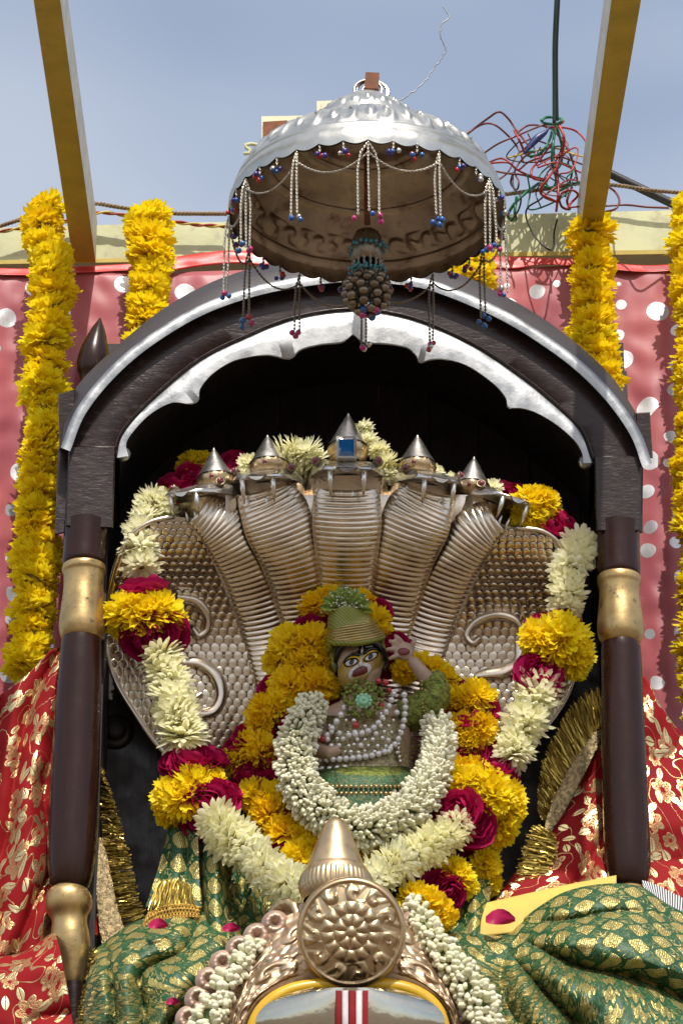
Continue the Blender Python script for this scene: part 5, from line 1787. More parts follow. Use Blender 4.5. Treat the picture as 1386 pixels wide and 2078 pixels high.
def head(cx, cy, d, yaw, roll, k, jewel=None):
    base = P(cx, cy, d)
    Rm = Matrix.Rotation(yaw, 3, 'Z') @ Matrix.Rotation(roll, 3, 'Y') @ Matrix.Rotation(rad(20), 3, 'X')

    def T(x, y, z):
        return base + Rm @ (Vector((x, -y, z)) * k)
    up = MB()
    rows = []
    for j in range(13):
        t = j / 12
        y = -0.03 + 0.105 * t
        w = 0.052 * (1 - .45 * t ** 1.6) * (1 if t < .9 else math.sqrt(max(0.02, 1 - ((t - .9) / .1) ** 2 * .75)))
        h = 0.030 * (1 - .62 * t ** 1.3) * (1 if t < .9 else 1 - .4 * (t - .9) / .1)
        row = []
        for i in range(19):
            a = PI * i / 18
            bmp = 0.0016 * nz3(i * .7, j * .9, cx) + (0.003 if i in (4, 14) and 0.25 < t < .8 else 0)
            row.append(T(math.cos(a) * w, y, math.sin(a) ** .8 * h + bmp + 0.006 * math.cos(2 * a) * t))
        # palate back to the other lip
        for i in range(1, 8):
            u = -1 + i / 4
            row.append(T(u * w * .9, y - .002, 0.010 * (1 - u * u) - .002))
        rows.append(row)
    up.grid(rows, closed_u=True)
    n0 = len(rows[0])
    up.f.append(tuple(12 * n0 + i for i in range(n0))); up.mi.append(0)
    up.build('head', M['hood_silver'], hd, sharp=60)
    # lower jaw and the stretched mouth corners
    lo = MB()
    rows = []
    for j in range(9):
        t = j / 8
        y = -0.03 + 0.070 * t
        w = 0.058 * (1 - .50 * t ** 1.5)
        z0 = -0.012 - 0.030 * t
        row = []
        for i in range(15):
            a = PI * i / 14
            row.append(T(math.cos(a) * w, y, z0 - math.sin(a) * 0.017 * (1 - .5 * t)))
        for i in range(1, 8):
            u = -1 + i / 4
            row.append(T(u * w * .9, y - .003, z0 - .006 * (1 - u * u)))
        rows.append(row)
    lo.grid(rows, closed_u=True)
    n0 = len(rows[0])
    lo.f.append(tuple(8 * n0 + i for i in range(n0))); lo.mi.append(0)
    for sg in (-1, 1):
        lo.grid([[T(sg * 0.050, -.02, .002), T(sg * 0.056, -.02, -.016)], [T(sg * .050, 0, .000), T(sg * .055, 0, -.022)], [T(sg * .046, .020, .0), T(sg * .043, .02, -.030)]])
    lo.build('lower_jaw', M['hood'], hd, sharp=60)
    mb = MB()
    rowm = [[T(u * .05, -.012, z) for u in (-1, -.5, 0, .5, 1)] for z in (.006, -.01, -.03)]
    mb.grid(rowm); mb.build('mouth', M['hood'], hd)
    for sg in (-1, 1):
        mb = MB(); mb.tube([T(sg * .021, .066, .004), T(sg * .0215, .067, -.012), T(sg * .021, .062, -.030)], [.0045 * k, .0036 * k, .0008 * k], 8); mb.build('fang', M['hood_silver'], hd)
        mb = MB(); mb.tube([T(sg * .006, .034, -.046), T(sg * .007, .046, -.034), T(sg * .007, .050, -.020)], [.0036 * k, .003 * k, .0012 * k], 8); mb.build('tongue', M['hood_silver'], hd)
        mb = MB(); mb.lathe(T(sg * .040, .022, .020), [(0.0075, -.006), (.008, 0), (.0085, .004), (.006, .005), (.0055, .003), (0, .004)], 16, Rm @ Vector((sg * .6, -.8, .5)))
        ey = mb.build('eye_socket', M['old_brass'], hd)
        mb = MB(); mb.ball(T(sg * .041, .025, .0215), .0052 * k, 10, 6); mb.build('eye', M['ruby'], ey)


head(416, 1014, 0.045, rad(-26), rad(4), 1.08)
head(540, 986, 0.050, rad(-9), rad(0), 1.16)
head(704, 972, 0.050, rad(0), rad(0), 1.26)
head(868, 990, 0.050, rad(14), rad(2), 1.14)
head(1000, 1026, 0.050, rad(30), rad(5), 1.06)


def spire(bx, by, ax, ay, r, d, name='spire'):
    """embossed collar and plain cone; base centre and tip in pixels"""
    b0, t0 = P(bx, by, d), P(ax, ay, d)
    axis = (t0 - b0)
    H = axis.length
    R_ = r * PX
    mb = MB()
    mb.lathe(b0, [(R_ * .62, 0), (R_ * .85, H * .04), (R_ * 1.0, H * .12), (R_ * 1.05, H * .20), (R_ * 1.03, H * .27), (R_ * .98, H * .29)], 60, axis,
             fn=lambda a, i, r_, h: R_ * .05 * math.sin(a * 9 + 3 * math.sin(a * 9 + i)) * (0 < i < 5))
    cl_ = mb.build('crown_collar', M['crown_gold'], hd)
    mb = MB()
    mb.lathe(b0, [(R_ * 1.06, H * .285), (R_ * 1.04, H * .30), (R_ * .76, H * .48), (R_ * .46, H * .70), (R_ * .2, H * .88), (R_ * .07, H * .965), (R_ * .06, H * .985), (0, H)], 40, axis)
    mb.build('crown_cone', M['hood_silver'], hd, sharp=50)
    mb = MB()
    mb.ball(b0 + axis * .15 + Vector((-.2 * R_, -R_ * 1.0, 0)), 5 * PX, 10, 6)
    mb.build('ruby', M['ruby'], cl_)


spire(439, 995, 434, 908, 36, 0.035)
spire(546, 966, 543, 882, 38, 0.045)
spire(706, 936, 707, 838, 40, 0.05)
spire(846, 966, 847, 882, 37, 0.045)
spire(956, 1010, 962, 926, 35, 0.040)
# blue jewel in a setting
c0 = P(703, 911, 0.012)
mb = MB(); mb.box(c0, 42 * PX, 0.014, 50 * PX); js = mb.build('jewel_setting', M['hood_silver'], hd, False)
mb = MB()
w, h = 16 * PX, 20 * PX
fr_ = [Vector((sx * w, 0, sz * h)) for sx, sz in ((-1, -1), (1, -1), (1, 1), (-1, 1))]
cc = c0 + Vector((0, -0.0075, 0))
mb.add([cc + q for q in fr_] + [cc + q * .68 + Vector((0, -.006, 0)) for q in fr_], [(k, (k + 1) % 4, 4 + (k + 1) % 4, 4 + k) for k in range(4)] + [(4, 5, 6, 7)])
mb.build('blue_jewel', M['jewel'], js, False)

# ------------------------------------------------------------------ the small idol
skin = paint('painted_skin', (0.36, 0.245, 0.17), 0.4, 0, 0.12, 60, 200, 0.1, 0.0005)
face_m = paint('ochre_face_paint', (0.30, 0.20, 0.055), 0.25, 0, 0.15, 60, 200, 0.1, 0.0005)
white_m = paint('white_face_paint', (0.50, 0.46, 0.43), 0.18, 0, 0.05, 60)
black_m = fiberless('black_lacquer', (0.008, 0.007, 0.007), 0.25)
red_m = paint('red_lacquer', (0.13, 0.007, 0.007), 0.3)
b = NB('lime_turban_silk')
w_ = b.n('TexWave', Vector=b.n('Mapping', Vector=b.obj(), Rotation=(0, rad(38), 0)).outputs[0], Scale=70, Distortion=1.0)
b.set(Base_Color=b.mix(b.ramp(w_.outputs['Fac'], .3, .95, 0, .5), (0.13, 0.15, 0.012), (0.40, 0.36, 0.07)), Metallic=.15, Roughness=.4)
turban_m = b.m
net_m = paint('green_gold_net', (0.17, 0.20, 0.035), 0.4, 0.5, 0.6, 160, 380, 1.0, 0.003, dirt=(0.45, 0.34, 0.08))
plume_m = paint('lime_net', (0.26, 0.36, 0.06), 0.45, 0.2, 0.4, 160, 380, 1.0, 0.003, dirt=(0.5, 0.45, 0.2))
glit_m = paint('gold_glitter_cloth', (0.40, 0.33, 0.18), 0.4, 0.6, 0.5, 200, 420, 1.0, 0.002)
gsat = paint('green_satin', (0.006, 0.075, 0.025), 0.42, 0.1, 0.4, 130, 330, 1.0, 0.002, dirt=(0.20, 0.17, 0.04), dirt_rng=(0.5, 0.62))

idl = thing('idol_statue', 'small painted idol with green turban and pearl necklaces seated under the serpent hood', 'idol', P(735, 1640, 0.03))
ID = 0.02
bd = MB()


def loft(mb, secs, seg=20):
    """secs: (px, py, halfwidth px, depth m, d)"""
    rows = []
    for x, y, w, dep, d in secs:
        rows.append([P(x + math.cos(2 * PI * k / seg) * w, y, d + math.sin(2 * PI * k / seg) * dep) for k in range(seg)])
    b0 = mb.grid(rows, closed_u=True)
    mb.f.append(tuple(b0 + k for k in range(seg))); mb.mi.append(0)
    mb.f.append(tuple(b0 + (len(rows) - 1) * seg + k for k in range(seg))[::-1]); mb.mi.append(0)


loft(bd, [(726, 1285, 20, .016, ID), (727, 1300, 38, .030, ID), (729, 1322, 46, .037, ID), (730, 1345, 47, .038, ID), (731, 1365, 44, .036, ID), (732, 1385, 34, .030, ID), (733, 1400, 20, .02, ID)])
loft(bd, [(731, 1385, 22, .022, ID + .01), (733, 1410, 25, .022, ID + .01), (735, 1425, 50, .03, ID + .01), (737, 1440, 88, .036, ID + .01), (738, 1470, 98, .044, ID + .005), (738, 1510, 94, .048, ID), (738, 1550, 90, .05, ID), (738, 1590, 96, .055, ID), (738, 1630, 98, .055, ID)])
# raised forearm and the other arm
bd.tube([P(812, 1450, ID), P(850, 1440, ID - .005), P(880, 1412, ID - .015), P(872, 1385, ID - .025), P(852, 1360, ID - .03), P(836, 1340, ID - .03)], [24 * PX, 24 * PX, 22 * PX, 18 * PX, 14 * PX, 12 * PX], 14)
bd.tube([P(655, 1450, ID), P(640, 1490, ID - .01), P(646, 1525, ID - .03), P(672, 1530, ID - .05), P(690, 1520, ID - .055)], [24 * PX, 22 * PX, 18 * PX, 14 * PX, 10 * PX], 14)
# palm of the raised hand
bd.ball(P(822, 1322, ID - .032), 19 * PX, 14, 8, (1, .55, 1.05))
fd = [(806, 1330, 788, 1338), (800, 1318, 782, 1318), (804, 1306, 788, 1300), (812, 1300, 800, 1288), (836, 1312, 842, 1296)]
for (x0, y0, x1, y1) in fd:
    bd.tube([P((x0 * 2 + 822) / 3, (y0 * 2 + 1322) / 3, ID - .033), P(x0, y0, ID - .036), P((x0 + x1) / 2, (y0 + y1) / 2, ID - .040), P(x1, y1, ID - .038)], [6 * PX, 6 * PX, 5.4 * PX, 3.6 * PX], 8)
body = bd.build('body', skin, idl)
rm = body.modifiers.new('join', 'REMESH'); rm.mode = 'VOXEL'; rm.voxel_size = 0.0024; rm.use_smooth_shade = True
sm = body.modifiers.new('soften', 'SMOOTH'); sm.iterations = 2; sm.factor = .5

FT = rad(16)


def fp(u, v, off=.0):
    """face coordinates (u right, v up, px) to a world point on the face"""
    x = u * math.cos(FT) + v * math.sin(FT) * -1 * -1
    x = u * math.cos(FT) - v * math.sin(FT) * -0.35
    y = -(u * math.sin(FT) + v * math.cos(FT))
    q = 1 - (u / 50) ** 2 - (v / 62) ** 2
    return P(732 + x, 1345 + y, ID - .038 * math.sqrt(max(.02, q)) - .0022 - off)


def patch(name, poly, mat, off=0.0, parent=None, rings=4):
    n = len(poly)
    cx_ = sum(p[0] for p in poly) / n; cy_ = sum(p[1] for p in poly) / n
    mb = MB()
    rows = []
    for r_ in range(rings + 1):
        t = r_ / rings
        rows.append([fp(cx_ + (p[0] - cx_) * t, cy_ + (p[1] - cy_) * t, off + .0012 * (1 - t ** 2)) for p in poly])
    rows.append([fp(p[0], p[1], -.004) for p in poly])
    mb.grid(rows, closed_u=True)
    return mb.build(name, mat, parent or idl)


def ell(cx_, cy_, a, c, rot=0, n=18):
    return [(cx_ + a * math.cos(t) * math.cos(rot) - c * math.sin(t) * math.sin(rot), cy_ + a * math.cos(t) * math.sin(rot) + c * math.sin(t) * math.cos(rot)) for t in [2 * PI * k / n for k in range(n)]]


patch('face_paint', ell(0, -3, 48.5, 55), face_m, -.0004, rings=8)
patch('forehead', ell(0, 28, 32, 17), black_m, .0002)
patch('muzzle', ell(0, -19, 25, 18), white_m, .002)
patch('chin_paint', ell(0, -32, 20, 10), face_m, .0028)  # ochre face paint over the lower part of the white muzzle
patch('mouth', [(-17, -24), (-15, -13), (-6, -8), (0, -10), (6, -8), (15, -13), (17, -24), (8, -28), (0, -29), (-8, -28)], red_m, .0035)
for sg in (-1, 1):
    patch('eye_outline', ell(sg * 21, 8, 19, 12, sg * .16), M['yellow_enamel'], .0008)
    patch('eye_liner', ell(sg * 21, 7, 16.5, 9.5, sg * .14), black_m, .0016)
    e = patch('eye', ell(sg * 21, 6.5, 12.5, 6.5, sg * .12), white_m, .0026)
    patch('pupil', ell(sg * 20, 7.5, 5.5, 5.8), black_m, .0036, e)
    mb = MB(); mb.tube([fp(sg * 5, 18, .003), fp(sg * 18, 25, .003), fp(sg * 32, 20, .003), fp(sg * 40, 10, .002)], [.0016, .0024, .002, .0008], 6); mb.build('eyebrow', black_m, idl)
    for k in range(3):
        patch('forehead_stripe', [(sg * 7, 24 + k * 6), (sg * 24, 23 + k * 5), (sg * 24, 25.5 + k * 5), (sg * 7, 27 + k * 6)], red_m if k % 2 == 0 else white_m, .0018, rings=2)
patch('forehead_mark', [(0, 18), (3, 26), (0, 42), (-3, 26)], white_m, .003, rings=2)
mb = MB()
mb.tube([fp(0, 12, .001), fp(0, 2, .003), fp(0, -5, .006), fp(0, -9, .004)], [.0014, .002, .003, .002], 10)
mb.build('nose', white_m, idl)
mb = MB(); mb.tube([fp(-38, -8), fp(-36, -24), fp(-27, -40), fp(0, -50), fp(27, -40), fp(36, -24), fp(38, -8)], .004, 8)
# turban: wound wraps
mb = MB()
loft(mb, [(729, 1362, 54, .044, ID + .020), (728, 1350, 58, .047, ID + .016), (727, 1332, 60, .049, ID + .012), (725, 1312, 57, .046, ID + .004), (721, 1292, 56, .046, ID + .0), (716, 1272, 52, .044, ID), (710, 1254, 45, .039, ID), (705, 1238, 35, .031, ID), (702, 1226, 20, .018, ID)], 40)
# cut away the face opening by lifting the front rim
for i, v in enumerate(mb.v):
    pass
tb_ = mb.build('turban', turban_m, idl)
for me_v in tb_.data.vertices:
    w_p = me_v.co + org(idl)
    # vertices in front of the face move up to the brow line
    if w_p.y < P(729, 1330, ID).y - .012 and w_p.z < P(729, 1302, ID).z + .22 * (w_p.x - P(729, 1330, ID).x):
        dx_ = w_p.x - P(729, 1330, ID).x
        me_v.co.z = P(729, 1299, ID).z - org(idl).z + 0.22 * dx_
        me_v.co.y += 0.006
for k in range(9):
    mb = MB()
    ph = k / 9
    pts = []
    for j in range(26):
        t = j / 25
        a = PI * (1.02 + .98 * t)
        yy = 1256 + 70 * ((1 - t) * (.25 + .75 * ph) + t * (ph * .55)) + (10 if t > .8 else 0) * 0
        wid = 34 + 27 * sst((yy - 1250) / 55)
        if yy > 1306 and .12 < t < .9:
            yy = 1306 - (yy - 1306) * .2
        pts.append(P(715 + (yy - 1255) * .18 + math.cos(a) * wid, yy, ID + math.sin(a) * (.031 + .0215 * sst((yy - 1250) / 55)) + .002))
    mb.tube(pts, [.0052 * (.5 + .5 * math.sin(PI * (.1 + .8 * j / 25))) for j in range(26)], 8)
    mb.build('turban_fold', turban_m, tb_)
    mb = MB(); mb.tube([q_ + Vector((0, -.0042, .0034)) for q_ in pts], .0017, 5); mb.build('gold_thread', M['gold_paint'], tb_)
# dark hair line round the face opening
mb = MB()
mb.tube([P(732 + math.cos(a) * 51, 1342 - math.sin(a) * 45, ID - .004 - .034 * max(0, math.sin(a)) ** .6) for a in [rad(-25 + 230 * k / 30) for k in range(31)]], [.0028 + .0022 * math.sin(PI * k / 30) for k in range(31)], 8)
mb.build('hair_line', black_m, idl)
mb = MB(); mb.ball(P(819, 1322, ID - .0400), 10 * PX, 12, 8, (1.2, .2, .8)); mb.build('palm_mark', red_m, idl)
# plume: pleated fan with beads
mb = MB()
rows = []
for k in range(37):
    a = rad(-10 + 200 * k / 36)
    rr2 = 54 + 6 * math.sin(k * 1.57)
    row = []
    for t in (0, .35, .7, 1):
        row.append(P(702 + math.cos(a) * rr2 * t * .9, 1236 - math.sin(a) * rr2 * t * .82, ID - .012 - .01 * t + .004 * math.sin(k * PI / 2)))
    rows.append(row)
mb.grid(rows)
pl_ = mb.build('turban_plume', plume_m, idl)
pl_.modifiers.new('thickness', 'SOLIDIFY').thickness = .0015
mb = MB()
pr_ = random.Random(9)
for k in range(60):
    a = rad(pr_.uniform(-10, 190)); t = pr_.uniform(.15, 1)
    mb.ball(P(702 + math.cos(a) * 50 * t, 1236 - math.sin(a) * 46 * t, ID - .020 - .008 * t), pr_.uniform(.0012, .0022), 6, 4)
mb.build('plume_beads', M['bead_silver'], pl_, kind='stuff')
# sleeve of the raised arm, chest cloth and green lower garment
mb = MB()
q = crs([(812, 1455, ID, 32), (845, 1446, ID - .005, 36), (876, 1420, ID - .015, 36), (880, 1392, ID - .022, 30), (868, 1374, ID - .027, 26)], 24)
mb.tube([P(x, y, d) for x, y, d, r in q], [r * PX * (1 + .05 * math.sin(i * 2.2)) for i, (x, y, d, r) in enumerate(q)], 18)
slv = mb.build('sleeve', net_m, idl)
for k in range(3):
    mb = MB()
    x, y = (884, 878, 880)[k], (1408, 1390, 1428)[k]
    for j in range(22):
        a = 2 * PI * j / 22
        mb.ball(P(x + math.cos(a) * 34 * .55 - 4, y + math.sin(a) * 34 * .8, ID - .018 + math.cos(a) * .02), .0022, 6, 4)
    mb.build('bangle', M['gold_paint'], slv)
mb = MB()
loft(mb, [(738, 1452, 86, .044, ID + .003), (738, 1478, 90, .048, ID + .002), (738, 1520, 90, .052, ID - .003), (738, 1560, 92, .056, ID - .004)], 40)
mb.build('bodice', glit_m, idl)
mb = MB()
loft(mb, [(736, 1555, 92, .056, ID - .006), (736, 1572, 104, .075, ID - .014), (736, 1590, 108, .085, ID - .02), (736, 1612, 104, .082, ID - .02), (736, 1650, 100, .08, ID - .02)], 48)
lg = mb.build('lower_garment', gsat, idl)
mb = MB()
loft(mb, [(738, 1556, 86, .058, ID - .010), (738, 1572, 98, .072, ID - .018), (738, 1584, 96, .075, ID - .018)], 48)
mb.build('waist_cloth', net_m, idl)
for y in (1596, 1604):
    mb = MB()
    for j in range(34):
        a = PI * (1 + j / 33)
        mb.ball(P(738 + math.cos(a) * 108, y + (6 if y > 1600 else 0), ID - .020 + math.sin(a) * .086), .0031, 6, 4)
    mb.build('gold_bead_row', M['gold_paint'], lg)
# skirt pleats below the bead row
mb = MB()
rows = []
for i in range(61):
    a = PI * (1 + i / 60)
    pl = .004 * (i % 2)
    rows.append([P(738 + math.cos(a) * 106, 1612, ID - .02 + math.sin(a) * (.084 + pl)), P(738 + math.cos(a) * 108, 1650, ID - .02 + math.sin(a) * (.086 + pl))])
mb.grid(rows); mb.build('pleats', gsat, lg)
# pearls and stones
pme = MB(); pme.ball((0, 0, 0), 1, 12, 8); PEARL = fin(pme, 'pearl', M['pearl'])
pm2 = MB(); pm2.ball((0, 0, 0), 1, 8, 6); REDB = fin(pm2, 'red_stone', M['bead_red'])
pm3 = MB(); pm3.ball((0, 0, 0), 1, 7, 5); GEM = fin(pm3, 'clear_stone', M['bead_silver'])


def torso_d(x, y):
    return ID - .052 * math.sqrt(max(.04, 1 - ((x - 738) / 100) ** 2)) - .004


def neckl(label, pts, r, step, me=None):
    n = max(3, int(plen(pts) / step) + 1)
    q = crs(pts, n)
    mb = MB(); mb.tube([P(x, y, torso_d(x, y) - .002) for x, y in q], .0008, 5)
    nk = mb.build('necklace', M['bead_silver'], idl)
    for x, y in q:
        inst('pearl', me or PEARL, nk, P(x, y, torso_d(x, y) - r * PX * .9), None, r * PX)


neckl('a', [(700, 1436), (690, 1455), (678, 1472), (664, 1492)], 7.4, 15)
neckl('b', [(798, 1408), (790, 1430), (778, 1452), (760, 1475), (735, 1488), (708, 1492)], 6.6, 12.5)
neckl('c', [(820, 1410), (822, 1440), (816, 1480), (800, 1512), (775, 1528), (740, 1536), (700, 1540), (650, 1542)], 6.8, 12.5)
neckl('d', [(812, 1492), (808, 1520), (812, 1545)], 4.5, 8, GEM)
neckl('e', [(640, 1536), (650, 1560), (700, 1558)], 6.4, 15)
for r_, y in enumerate((1448, 1461, 1474, 1487, 1500, 1513, 1526)):
    for k in range(10):
        x = 668 + k * 15 + (7 if r_ % 2 else 0) + pr_.uniform(-3, 3)
        if pr_.random() < (.45 if r_ < 3 else .9):
            kind_ = pr_.random()
            inst('red_stone' if kind_ > .94 else 'clear_stone', REDB if kind_ > .94 else (GEM if kind_ < .6 else PEARL), idl, P(x, y + pr_.uniform(-2, 2), torso_d(x, y) - .0055), None, pr_.uniform(4.2, 6.2) * PX)
for x, y, r_ in ((722, 1472, 7), (773, 1431, 6.5), (655, 1500, 8), (782, 1385, 7), (768, 1382, 6), (790, 1400, 5)):
    inst('red_stone', REDB, idl, P(x, y, torso_d(x, y) - .008), None, r_ * PX)
# brooch
mb = MB()
for k in range(150):
    a = pr_.uniform(0, 2 * PI); t = math.sqrt(pr_.random())
    mb.ball(P(736 + math.cos(a) * 42 * t, 1418 + math.sin(a) * 40 * t, ID - .062 - .012 * (1 - t * t)), pr_.uniform(.0026, .0042), 6, 4)
bro = mb.build('brooch', net_m, idl)
mb = MB()
for k in range(20):
    a = 2 * PI * k / 10 + (k >= 10) * .3
    t = 13 if k < 10 else 6
    mb.ball(P(738 + math.cos(a) * t, 1422 + math.sin(a) * t * .85, ID - .076 - .003 * (k >= 10)), .0042, 8, 6, (1, .7, 1))
mb.build('brooch_flower', M['green_gem'], bro)

# ------------------------------------------------------------------ large gold crown and face at the bottom
cw = thing('gold_crown', 'large embossed gold crown with cone and flower medallion on a silver face', 'crown', P(700, 2190, -0.25))
KZ = 1.0 / math.cos(PITCH)
s_c = S(683, 1800, -.25)


def vl(x, y0, d, prof, seg=48, fn=None):
    mb = MB()
    base = P(x, y0, d)
    mb.lathe(base, [(r * s_c, (y0 - y) * s_c * KZ) for y, r in prof], seg, fn=fn)
    return mb


vl(681, 1800, -.25, [(y, r) for y, r in crs([(1765, 59), (1752, 55), (1730, 46), (1706, 36), (1688, 27), (1676, 20), (1669, 12), (1666, 4), (1665.5, .2)], 34)]).build('cone', M['crown_gold'], cw)
vl(682, 1812, -.25, [(y, r) for y, r in crs([(1828, 66), (1815, 72), (1800, 74.5), (1785, 72), (1772, 66), (1764, 60), (1760, 52)], 26)], 160,
   fn=lambda a, i, r, h: s_c * (1.8 * math.sin(a * 44) if 6 < i < 17 else 0)).build('ribbed_collar', M['crown_gold'], cw)


def medallion(r, th):
    A = th / (2 * PI)
    z = 0.020 * (1 - r * r)                       # overall dome
    if r < .10:
        return z + .005 * math.sqrt(max(0, 1 - (r / .10) ** 2))
    if r < .33:
        t = (r - .10) / .23
        p = abs(math.sin(4 * th + .4))
        return z + .0042 * (p ** .6) * math.sin(PI * min(1, t * 1.05)) ** .6
    if r < .55:
        t = (r - .33) / .22
        p = abs(math.sin(7 * th))
        return z + .0046 * (p ** .6) * math.sin(PI * t) ** .5
    if r < .9:
        t = (r - .55) / .35
        return z + .0044 * (scroll(A * 11, t, 5.0) + .5 * max(0, math.sin(A * 44 * PI + 5 * t)) * t) * math.sin(PI * t) ** .35
    t = (r - .9) / .1
    return z + .005 * math.sin(PI * min(1, t * .9 + .1)) ** .5


mc = P(713, 1892, -.335)
tl = rad(16)
mu, mw, mn = Vector((1, 0, 0)), Vector((0, -math.sin(tl), math.cos(tl))), Vector((0, -math.cos(tl), -math.sin(tl)))
mb = MB()
rows = []
NR, NT = 70, 300
Rmed = 110 * S(713, 1892, -.335)
for i in range(NR + 1):
    r = i / NR
    rows.append([mc + (mu * math.cos(2 * PI * k / NT) + mw * math.sin(2 * PI * k / NT) * 1.02) * r * Rmed + mn * medallion(r, 2 * PI * k / NT) for k in range(NT)])
rows.append([mc + (mu * math.cos(2 * PI * k / NT) + mw * math.sin(2 * PI * k / NT) * 1.02) * 1.012 * Rmed - mn * .006 for k in range(NT)])
rows.append([mc + (mu * math.cos(2 * PI * k / NT) + mw * math.sin(2 * PI * k / NT) * 1.02) * .9 * Rmed - mn * .05 for k in range(NT)])
mb.grid(rows, closed_u=True)
mb.build('medallion', M['crown_gold'], cw)


SP = [(Vector((0.18, 0.30)), 0.22, 1), (Vector((0.14, 0.72)), .2, -1), (Vector((0.42, .62)), .24, 1), (Vector((.46, .18)), .2, -1), (Vector((.70, .35)), .22, -1), (Vector((.74, .78)), .2, 1), (Vector((.93, .55)), .2, -1)]


def carve(u, v):
    best = 0
    for c, R_, hand in SP:
        dx, dy = u - c.x, (v - c.y) * .7
        r = math.hypot(dx, dy) / R_
        if r < 1.15:
            th = math.atan2(dy, dx) * hand
            s = (max(0, math.sin(th + r * 8.5)) ** .6) * (1 - min(1, r / 1.15) ** 3)
            s += .35 * abs(math.sin(th * 9)) * (1 if .72 < r < 1.05 else 0)
            best = max(best, s)
    return best + .25 * max(0, math.sin(v * 30 + u * 8) * math.sin(u * 40))


for outer, inner, sgn in (
        ([(640, 1815), (588, 1856), (540, 1898), (500, 1938), (470, 1995), (448, 2050), (436, 2160)], [(700, 1985), (640, 1988), (590, 1998), (550, 2016), (520, 2042), (500, 2080), (485, 2160)], 1),
        ([(780, 1815), (832, 1862), (868, 1900), (900, 1940), (922, 1995), (938, 2050), (948, 2160)], [(710, 1985), (790, 1988), (838, 1998), (872, 2016), (900, 2042), (916, 2080), (928, 2160)], -1)):
    A, B = crs(outer, 150), crs(inner, 150)
    rows = []
    for i in range(150):
        row = []
        for k in range(70):
            t = k / 69
            x, y = A[i][0] + (B[i][0] - A[i][0]) * t, A[i][1] + (B[i][1] - A[i][1]) * t
            x += 6 * math.sin(i * .42) * (1 - t) ** 6
            row.append(P(x, y, -.235 - .055 * math.sin(t * PI * .6) - .0075 * carve(i / 149 * 1.0, t) * math.sin(PI * min(1, t * 1.1 + .04)) ** .3))
        row.insert(0, P(A[i][0], A[i][1], -.16))
        rows.append(row)
    mb = MB(); mb.grid(rows); mb.build('carved_flank', M['crown_flank'], cw)
# small round plate behind the medallion on the left
mb = MB()
q = P(578, 1868, -.215)
mb.lathe(q, [(0, -.004), (.010, -.003), (.016, .002), (.021, .009), (.027, .012), (.031, .006), (.033, -.004), (.031, -.03)], 40, Vector((-.55, -.75, .12)), fn=lambda a, i, r, h: .0015 * math.sin(a * 12) * (i > 2))
mb.build('ear_plate', M['crown_gold'], cw)
# yellow rim
mb = MB()
q = crs([(505, 2160), (516, 2084), (542, 2040), (588, 2012), (650, 2000), (712, 1998), (780, 2000), (836, 2012), (878, 2040), (898, 2084), (906, 2160)], 90)
mb.tube([P(x, y, -.305) for x, y in q], 13.5 * PX, 16); mb.build('yellow_rim', M['yellow_enamel'], cw)
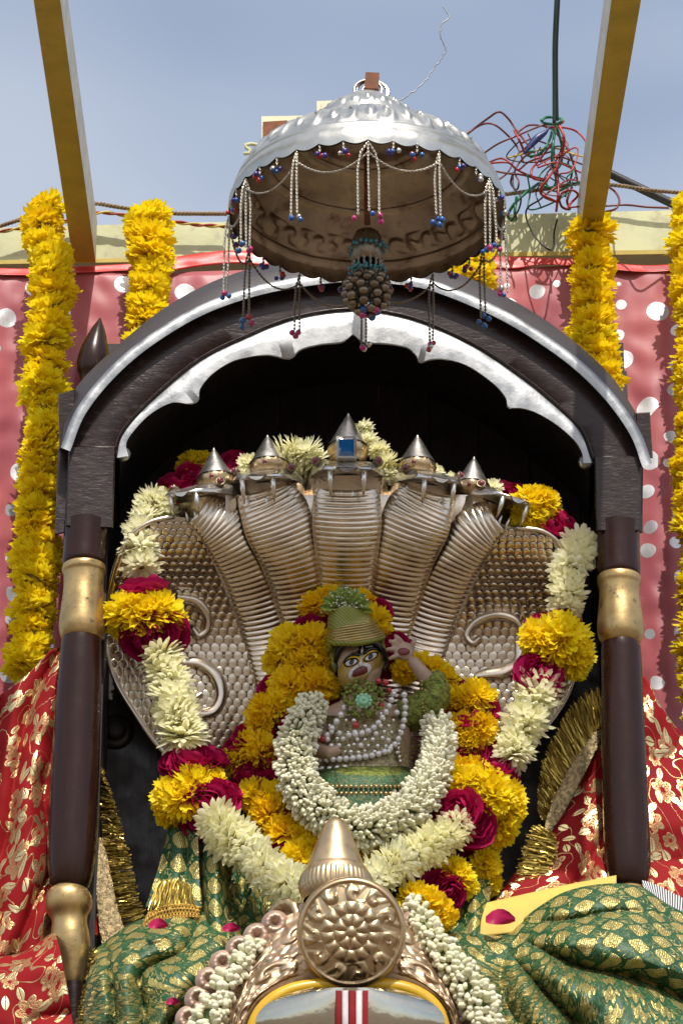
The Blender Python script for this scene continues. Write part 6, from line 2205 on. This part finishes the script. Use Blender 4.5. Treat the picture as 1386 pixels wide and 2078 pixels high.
# silver face plate (forehead), stripes
rows = []
for i in range(30):
    y = 2004 + 190 * i / 29
    row = []
    for k in range(41):
        u = -1 + k / 20
        hw = 192 * math.sqrt(max(0.04, 1 - max(0, (2075 - y) / 78) ** 2)) if y < 2075 else 192
        row.append(P(711 + u * hw, y, -.325 + .05 * i / 29 - .030 * (1 - u * u) ** .8 - .012 * math.sin(PI * min(1, i / 29)) - .010 * abs(u) ** .5 * (1 - abs(u)) * 2))
    rows.append(row)
mb = MB(); mb.grid(rows); fpz = mb.build('silver_forehead', M['mirror'], cw)
for x0, x1, m_ in ((681, 693, 'stripe_red'), (694, 707, 'stripe_white'), (708, 721, 'stripe_red'), (722, 735, 'stripe_white'), (736, 747, 'stripe_red')):
    rows = []
    for i in range(16):
        y = 2010 + 190 * i / 15
        rows.append([P(x, y, -.368 + .05 * i / 15 - .012 * math.sin(PI * (i + .5) / 16 * .97) - dd) for x, dd in ((x0, -.006), (x0 + .5, 0), ((x0 + x1) / 2, .0015), (x1 - .5, 0), (x1, -.006))])
    mb = MB(); mb.grid(rows); mb.build('forehead_stripe', M[m_], fpz)
# copper halo with shell scallops (each scallop a part)
hl = thing('copper_halo', 'scalloped copper halo rim curving behind the crown and tuberose buds', 'halo', P(400, 2180, -.2))
for side, path in ((1, [(548, 1868), (505, 1898), (462, 1930), (422, 1972), (392, 2022), (368, 2078), (356, 2150)]), (-1, [(850, 1868), (890, 1905), (925, 1948), (955, 1990), (978, 2040), (996, 2090), (1005, 2150)])):
    q = crs(path, 120)
    mb = MB()
    mb.grid([[P(x + side * 0, y, -.21), P(x + side * 14, y + 8, -.235), P(x + side * 46, y + 22, -.235), P(x + side * 50, y + 24, -.19)] for x, y in q])
    mb.build('halo_band', M['copper'], hl)
    qq = crs(path, 9)
    for i in range(9):
        x, y = qq[i]
        a, c = qq[max(i - 1, 0)], qq[min(i + 1, 8)]
        tg = (P(c[0], c[1], -.21) - P(a[0], a[1], -.21)).normalized()
        outw = (Vector((-side, 0, .6)) - tg * Vector((-side, 0, .6)).dot(tg)).normalized()
        nn = tg.cross(outw)
        if nn.y > 0:
            nn = -nn
        ctr = P(x + side * 10, y + 5, -.24)
        rows = []
        R_ = 27 * PX
        for k in range(13):
            t = k / 12
            row = []
            for j in range(25):
                th = 2 * PI * j / 24
                hgt = .0055 * math.sin(PI * min(1, t * .95 + .05)) ** 1.5 + .0035 * abs(math.sin(th * 5)) * t * (1 - t) * 3 - .006 * math.exp(-((t * math.cos(th)) ** 2 + (t * math.sin(th) + .1) ** 2) / .16)
                row.append(ctr + (tg * math.cos(th) * .95 + outw * math.sin(th) * .9) * R_ * t + nn * hgt)
            rows.append(row)
        rows.append([ctr + (tg * math.cos(2 * PI * j / 24) * .95 + outw * math.sin(2 * PI * j / 24) * .9) * R_ - nn * .012 for j in range(25)])
        mb = MB(); mb.grid(rows); mb.build('shell', M['copper'], hl)
